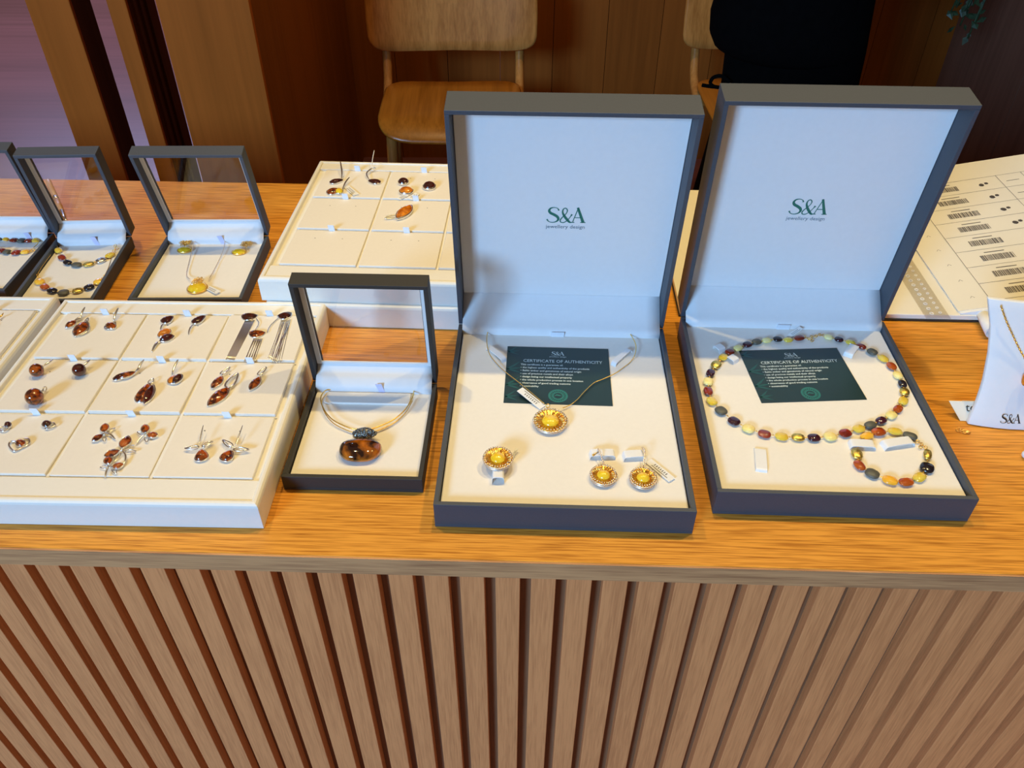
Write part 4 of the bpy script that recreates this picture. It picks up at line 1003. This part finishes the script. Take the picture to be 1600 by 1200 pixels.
MB().hexa([fb0(WB / 2 - .01, .030, .003), fb0(WB / 2 + .01, .030, .003), fb0(WB / 2 + .01, .034, .003), fb0(WB / 2 - .01, .034, .003), fb0(WB / 2 - .01, .030 + .008, .060), fb0(WB / 2 + .01, .038, .060), fb0(WB / 2 + .01, .042, .060), fb0(WB / 2 - .01, .042, .060)]).build('strut', M['lining'], tb)
hw, y, z_ = bustrow(.010); o0 = fb0(.031, y + .0003, z_)
ex = fb0(1, 0, 0) - fb0(0, 0, 0); ey = (fb0(0, math.sin(lean), math.cos(lean)) - fb0(0, 0, 0))
logo('printed_logo', surf(o0, ex, ey, .0016), .0078, M['ink'], tb, label='black S&A lettering')
nrm = ex.cross(ey)
tn = thing('gold_chain_necklace', fb0(WB / 2, .04, .06), 'gold chain with amber pendant hung over the white bust', 'necklace', yaw=ty)
bust_o = fb0(WB / 2, .0, .001)
P = [at_plane(x, y, bust_o, nrm) + nrm * (-.0) for x, y in ((1562, 477), (1570, 500), (1580, 522), (1590, 543), (1600, 561), (1606, 574))]
fix = []
for q in P:
    fix.append(q + nrm * .0016)
fixr = [x for x in fix]
mid = fix[-1] + nrm * .0006
mir = []
for x in reversed(fix[:-1]):
    dx = (x - mid).dot(ex); mir.append(x - ex * 2 * dx)
Q = cat(fix + mir, 8); mb = MB().tube(Q, .0005, 5)
for i, x in enumerate(Q):
    if i % 2: mb.ell(x, (.0009, 0, 0), (0, .0009, 0), (0, 0, .0009), 6, 4)
mb.build('chain', M['gold'], tn, smooth=True)
MB().ell(mid - ey * .009 + nrm * .0026, ex * .0060, ey * .0062, nrm * .0032, 18, 10, .7).build('amber_stone', M['amberorange'], tn, smooth=True)
MB().ell(mid - ey * .001 + nrm * .002, ex * .0014, ey * .0022, nrm * .001, 10, 6).build('bail', M['silver'], tn, smooth=True)
# folded sign behind the bust
SP0 = at(1500, 658, 0); SR = at(1483, 627, .0120); fs0 = frame(SP0.x, SP0.y, -1.5); dpt = (SR - fs0(0, 0, .0110)).length
ts = thing('folded_sign', fs0(.03, .01, 0), 'small folded cream sign half hidden behind the white bust', 'sign', yaw=R(-1.5))
exs = fs0(1, 0, 0) - fs0(0, 0, 0); wS = exs * .055; A0 = fs0(0, 0, .0004); A1 = fs0(0, .0005, .0110)
th_ = Vector((0, .0008, 0)); A1 = SR
MB().hexa([A0, A0 + wS, A0 + wS + th_, A0 + th_, A1, A1 + wS, A1 + wS + th_, A1 + th_]).build('front_leaf', M['paper'], ts)
dn = Vector((0, .0009, -.0003))
B0 = Vector((SR.x, SR.y + .010, .0004)) + exs * .012; SR = SR + exs * .012; wS = exs * .043
MB().hexa([B0, B0 + wS, B0 + wS + Vector((0, .0008, 0)), B0 + Vector((0, .0008, 0)), SR + dn, SR + wS + dn, SR + wS + dn + Vector((0, .0008, 0)), SR + dn + Vector((0, .0008, 0))]).build('back_leaf', M['paper'], ts)
sy_ = (SR - A0); text('printed_wording', 'to', surf(A0 + sy_ * .50 + exs * .0075, exs, sy_ - exs * sy_.dot(exs), .0006), .010, M['ink'], ts)
tc_ = T('gold_clasp', 1506, 672, 0.0002, 'loose gold clasp lying beside the foot of the white bust', 'clasp')
clasp(tc_, [(1498, 671), (1503, 673), (1508, 674)], .0, .0018, name='rings'); MB().ell(at(1512, 675, .0016), (.0024, -.0012, 0), (.0006, .0012, 0), (0, 0, .0012), 10, 6).build('bar', M['gold'], tc_, smooth=True)
ts = T('white_bead', 1603, 711, .0002, 'white bead at the very right edge of the counter', 'bead')
q = at(1603, 711, .003); MB().ell((q.x, q.y, .0036), (.0034, 0, 0), (0, .0034, 0), (0, 0, .0034), 14, 9).build('bead_body', M['plastic'], ts, smooth=True)
# pen behind the narrow box
a, b = at(75, 282, .003), at(103, 345, .003); t = thing('pen', (a.x, a.y, 0), 'tan pen with silver band seen through the narrow box window', 'pen')
l = lambda s: a.lerp(b, s)
MB().tube([l(0), l(.02), l(.44)], [.0025, .0032, .0034], 12).build('barrel', M['pen'], t, smooth=True); MB().tube([l(.44), l(.50)], .0036, 12).build('band', M['silver'], t, smooth=True)
MB().tube([l(.50), l(.78)], [.0034, .0030], 12).build('grip', M['pen'], t, smooth=True); MB().tube([l(.78), l(.96), l(1)], [.0030, .0016, .0005], 12).build('tip', M['silver'], t, smooth=True)

# ------------------------------------------------------------------ chairs
def chair(cx, ylab, label, seatY=2.19, seatZ=-.45, yaw=0.0, bw=.52):
    fc = frame(cx, seatY, yaw)
    t = thing('plywood_chair', fc(0, .2, FL), label, 'chair', 'oak plywood chairs', R(yaw))
    def slab(name, fn, w, d, th, mat, nx=13, ny=9, p=.35):
        mb = MB(); pts = []
        N = 40; rings = []
        def outl(s, dz):
            o = []
            for i in range(N):
                a = 2 * PI * i / N; u = math.copysign(abs(math.cos(a)) ** p, math.cos(a)); v = math.copysign(abs(math.sin(a)) ** p, math.sin(a))
                o.append(fn(u * w / 2 * s, v * d / 2 * s, dz))
            return o
        mb.loft([outl(.3, 0), outl(.7, 0), outl(.97, 0), outl(1, th * .3), outl(1, th * .7), outl(.97, th), outl(.7, th), outl(.3, th)])
        return mb.build(name, mat, t, smooth=True)
    slab('seat', lambda u, v, q: fc(u, .19 + v, seatZ - .012 + q + .03 * (u / .21) ** 2 * .25 - (.035 * max(0, (-.10 - v) / .09) ** 2)), .42, .38, .014, M['chairseat'])
    slab('backrest', lambda u, v, q: fc(u, .40 - .035 * (1 - (u / .26) ** 2) * -1 - q + v * .18, seatZ + .19 + v), bw, .205, .014, M['chair'])
    for s in (-1, 1):
        MB().tube(cat([fc(s * .205, .30, seatZ - .03), fc(s * .207, .385, seatZ + .02), fc(s * .208, .44, seatZ + .18), fc(s * .208, .462, seatZ + .27)], 5), .014, 10).build('back_upright', M['chair'], t, smooth=True)
        MB().tube([fc(s * .17, .07, seatZ - .02), fc(s * .19, .03, FL)], [.017, .012], 10).build('leg', M['chair'], t, smooth=True)
        MB().tube([fc(s * .19, .31, seatZ - .02), fc(s * .20, .40, FL)], [.017, .012], 10).build('leg', M['chair'], t, smooth=True)
    MB().box(-.17, .17, .055, .08, seatZ - .055, seatZ - .02, fc).box(-.18, .18, .30, .325, seatZ - .055, seatZ - .02, fc).build('seat_rail', M['chair'], t, bevel=.003)
    return t
xa = (at_y(712, 130, 2.5)).x
chair(xa, 0, 'pale oak plywood chair standing free behind the centre box', yaw=1.5)
chair((at_y(1199, 130, 2.5)).x, 0, 'pale oak plywood chair mostly hidden behind the person in black', yaw=0, seatY=2.22)

# ------------------------------------------------------------------ person in black behind the right box
PX, PY = at_y(1240, 60, 1.80).x, 1.80
tpn = thing('person', (PX, PY, FL), 'person dressed all in black standing behind the right box', 'person')
def skinmesh(name, verts, edges, radii, mat, parent, root=0, sub=2):
    me = bpy.data.meshes.new(name); inv = TM[parent.name].inverted()
    me.from_pydata([inv @ Vector(v) for v in verts], edges, []); o = bpy.data.objects.new(name, me); C.objects.link(o); o.parent = parent
    me.materials.append(mat); sk = o.modifiers.new('skin', 'SKIN'); sk.use_smooth_shade = True
    for i, r in enumerate(radii):
        me.skin_vertices[0].data[i].radius = r if isinstance(r, tuple) else (r, r)
    me.skin_vertices[0].data[root].use_root = True
    q = o.modifiers.new('sub', 'SUBSURF'); q.levels = q.render_levels = sub
    return o
H0 = FL
V = [(PX, PY, H0 + .95), (PX, PY, H0 + 1.12), (PX, PY, H0 + 1.30), (PX, PY - .01, H0 + 1.43), (PX, PY - .02, H0 + 1.52), (PX, PY - .04, H0 + 1.60), (PX, PY - .04, H0 + 1.68)]
Rr = [(.11, .09), (.11, .09), (.15, .105), (.09, .075), .05, (.075, .09), (.065, .08)]
E_ = [(0, 1), (1, 2), (2, 3), (3, 4), (4, 5), (5, 6)]
for s in (-1, 1):
    n = len(V); V += [(PX + s * .065, PY, H0 + .85), (PX + s * .07, PY + .005, H0 + .48), (PX + s * .08, PY + .02, H0 + .09), (PX + s * .09, PY - .13, H0 + .035)]
    Rr += [.07, .055, .042, (.04, .03)]; E_ += [(0, n), (n, n + 1), (n + 1, n + 2), (n + 2, n + 3)]
    n = len(V); V += [(PX + s * .18, PY, H0 + 1.38), (PX + s * .225, PY + .02, H0 + 1.10), (PX + s * .12, PY - .17, H0 + 1.13), (PX + s * .05, PY - .21, H0 + 1.15)]
    Rr += [.055, .044, .032, .028]; E_ += [(2, n), (n, n + 1), (n + 1, n + 2), (n + 2, n + 3)]
skinmesh('body', V, E_, Rr, M['skin'], tpn)
# hands
for s in (-1, 1):
    w0 = Vector((PX + s * .05, PY - .21, H0 + 1.15 + s * .02)); V = [w0, w0 + Vector((0, -.03, -.03)), w0 + Vector((0, -.055, -.055))]; Rr = [.024, .03, .028]; E_ = [(0, 1), (1, 2)]
    mb = MB()
    ix = Vector((-s, 0, 0))
    for k in range(4):
        b_ = w0 + ix * .055 + Vector((0, -.004 * k, .026 - k * .018)); L = (.062, .07, .066, .052)[k]
        mb.tube([b_, b_ + ix * L * .5 + Vector((0, -.010, -.006)), b_ + ix * L * .8 + Vector((0, .012, -.022))], [.010, .009, .007], 8)
    mb.tube([w0 + ix * .02 + Vector((0, -.02, .02)), w0 + ix * .035 + Vector((0, -.03, .045)), w0 + ix * .05 + Vector((0, -.03, .066))], [.012, .010, .008], 8)
    mb.ell(w0 + ix * .03, ix * .042, (0, .016, 0), (0, 0, .036), 12, 8)
    mb.build('hand', M['skin'], tpn, smooth=True)
def shell(name, rows, mat):
    mb = MB(); N = 28
    mb.loft([[Vector((PX + dx + rx * math.cos(2 * PI * i / N), PY + dy + ry * math.sin(2 * PI * i / N), H0 + z_)) for i in range(N)] for (z_, rx, ry, dx, dy) in rows], True, True)
    return mb.build(name, mat, tpn, smooth=True)
shell('long_skirt', [(.10, .19, .15, .005, 0), (.45, .165, .135, .005, 0), (.62, .152, .125, .012, 0), (.72, .148, .12, .012, 0), (.80, .148, .12, .008, 0), (.90, .146, .12, 0, 0), (1.02, .14, .12, 0, 0)], M['trousers'])
shell('jacket', [(.795, .145, .12, -.004, 0), (.805, .158, .130, -.008, 0), (.83, .158, .135, -.022, 0), (.87, .158, .138, -.026, 0), (.95, .150, .135, -.022, 0), (1.10, .150, .13, 0, 0), (1.30, .20, .135, 0, 0), (1.40, .17, .11, 0, 0), (1.46, .08, .075, 0, -.01)], M['black'])
mb = MB()
for s in (-1, 1): mb.tube(cat([(PX + s * .17, PY, H0 + 1.40), (PX + s * .225, PY + .02, H0 + 1.12), (PX + s * .19, PY - .06, H0 + 1.09), (PX + s * .09, PY - .18, H0 + 1.135)], 6), .056, 14)
mb.build('sleeve', M['black'], tpn, smooth=True)
mb = MB().ell((PX, PY - .03, H0 + 1.67), (.085, 0, 0), (0, .10, 0), (0, 0, .095), 18, 12); mb.ell((PX, PY + .01, H0 + 1.58), (.085, 0, 0), (0, .065, 0), (0, 0, .13), 16, 10)
mb.build('hair', M['hair'], tpn, smooth=True)
mb = MB()
for s in (-1, 1): mb.ell((PX + s * .03, PY - .128, H0 + 1.635), (.013, 0, 0), (0, .006, 0), (0, 0, .006), 10, 6)
mb.ell((PX, PY - .118, H0 + 1.565), (.022, 0, 0), (0, .01, 0), (0, 0, .006), 10, 6); mb.build('eyes_and_mouth', M['hair'], tpn, smooth=True)
MB().ell((PX, PY - .130, H0 + 1.60), (.012, 0, 0), (0, .016, 0), (0, 0, .022), 10, 8).build('nose', M['skin'], tpn, smooth=True)
P = [at_y(x, y, 1.74) for x, y in ((1140, 128), (1128, 119), (1115, 121), (1110, 130), (1118, 136), (1134, 136))]
mb = MB().tube(cat(P, 5), .004, 6); mb.tube(cat([at_y(x, y, 1.74) for x, y in ((1097, 133), (1110, 135), (1130, 137))], 4), .004, 6)
mb.build('waist_cord', M['black'], tpn, smooth=True)

# ------------------------------------------------------------------ trailing plant on a high shelf, right wall
sh = MB().box(1.30, 1.56, 2.45, 2.80, .60, .62).build('wall_shelf', M['wall2']); tag(sh, 'dark wall shelf above the right wall corner carrying the plant', 'shelf')
cpl = Vector((1.40, 2.62, .62))
tpl = thing('trailing_plant', cpl, 'small green trailing plant hanging in front of the dark right wall', 'plant')
MB().loft([[cpl + Vector((r_ * math.cos(2 * PI * i / 20), r_ * math.sin(2 * PI * i / 20), q)) for i in range(20)] for r_, q in ((.05, .0), (.075, .13), (.082, .13), (.082, .15), (.07, .15), (.065, .12))]).build('pot', M['pot'], tpl, smooth=False)
random.seed(5); st, lv = MB(), MB()
ends = [(1512, 60), (1500, 40), (1484, 22), (1524, 36), (1494, 12), (1506, 20), (1520, 10)]
for k, (x, y) in enumerate(ends):
    e = at_y(x, y, 2.42 + .03 * (k % 3)); s0 = cpl + Vector((0, -.04, .13))
    P = cat([s0, Vector((s0.x - .02, 2.48, .66)), Vector(((s0.x + e.x) / 2, (2.46 + e.y) / 2, .3)), e], 8); st.tube(P, .0025, 5)
    n = len(P)
    for i in range(8, n):
        for q in range(2):
            c = P[i] + Vector((random.uniform(-.022, .022), random.uniform(-.02, .02), random.uniform(-.015, .015)))
            a = random.uniform(0, 2 * PI); s = random.uniform(.011, .019); ax = Vector((math.cos(a), .3 * math.sin(a), math.sin(a) * .8)) * s; ay = Vector((-math.sin(a) * .7, random.uniform(-.5, .5), math.cos(a) * .7)) * s * .7
            lv.add([c - ax, c - ax * .2 + ay, c + ax, c - ax * .2 - ay, c + Vector((0, .002, .003))], [(0, 3, 4), (3, 2, 4), (2, 1, 4), (1, 0, 4)])
st.build('stems', M['leaf'], tpl, smooth=True); lv.build('leaves', M['leaf'], tpl)
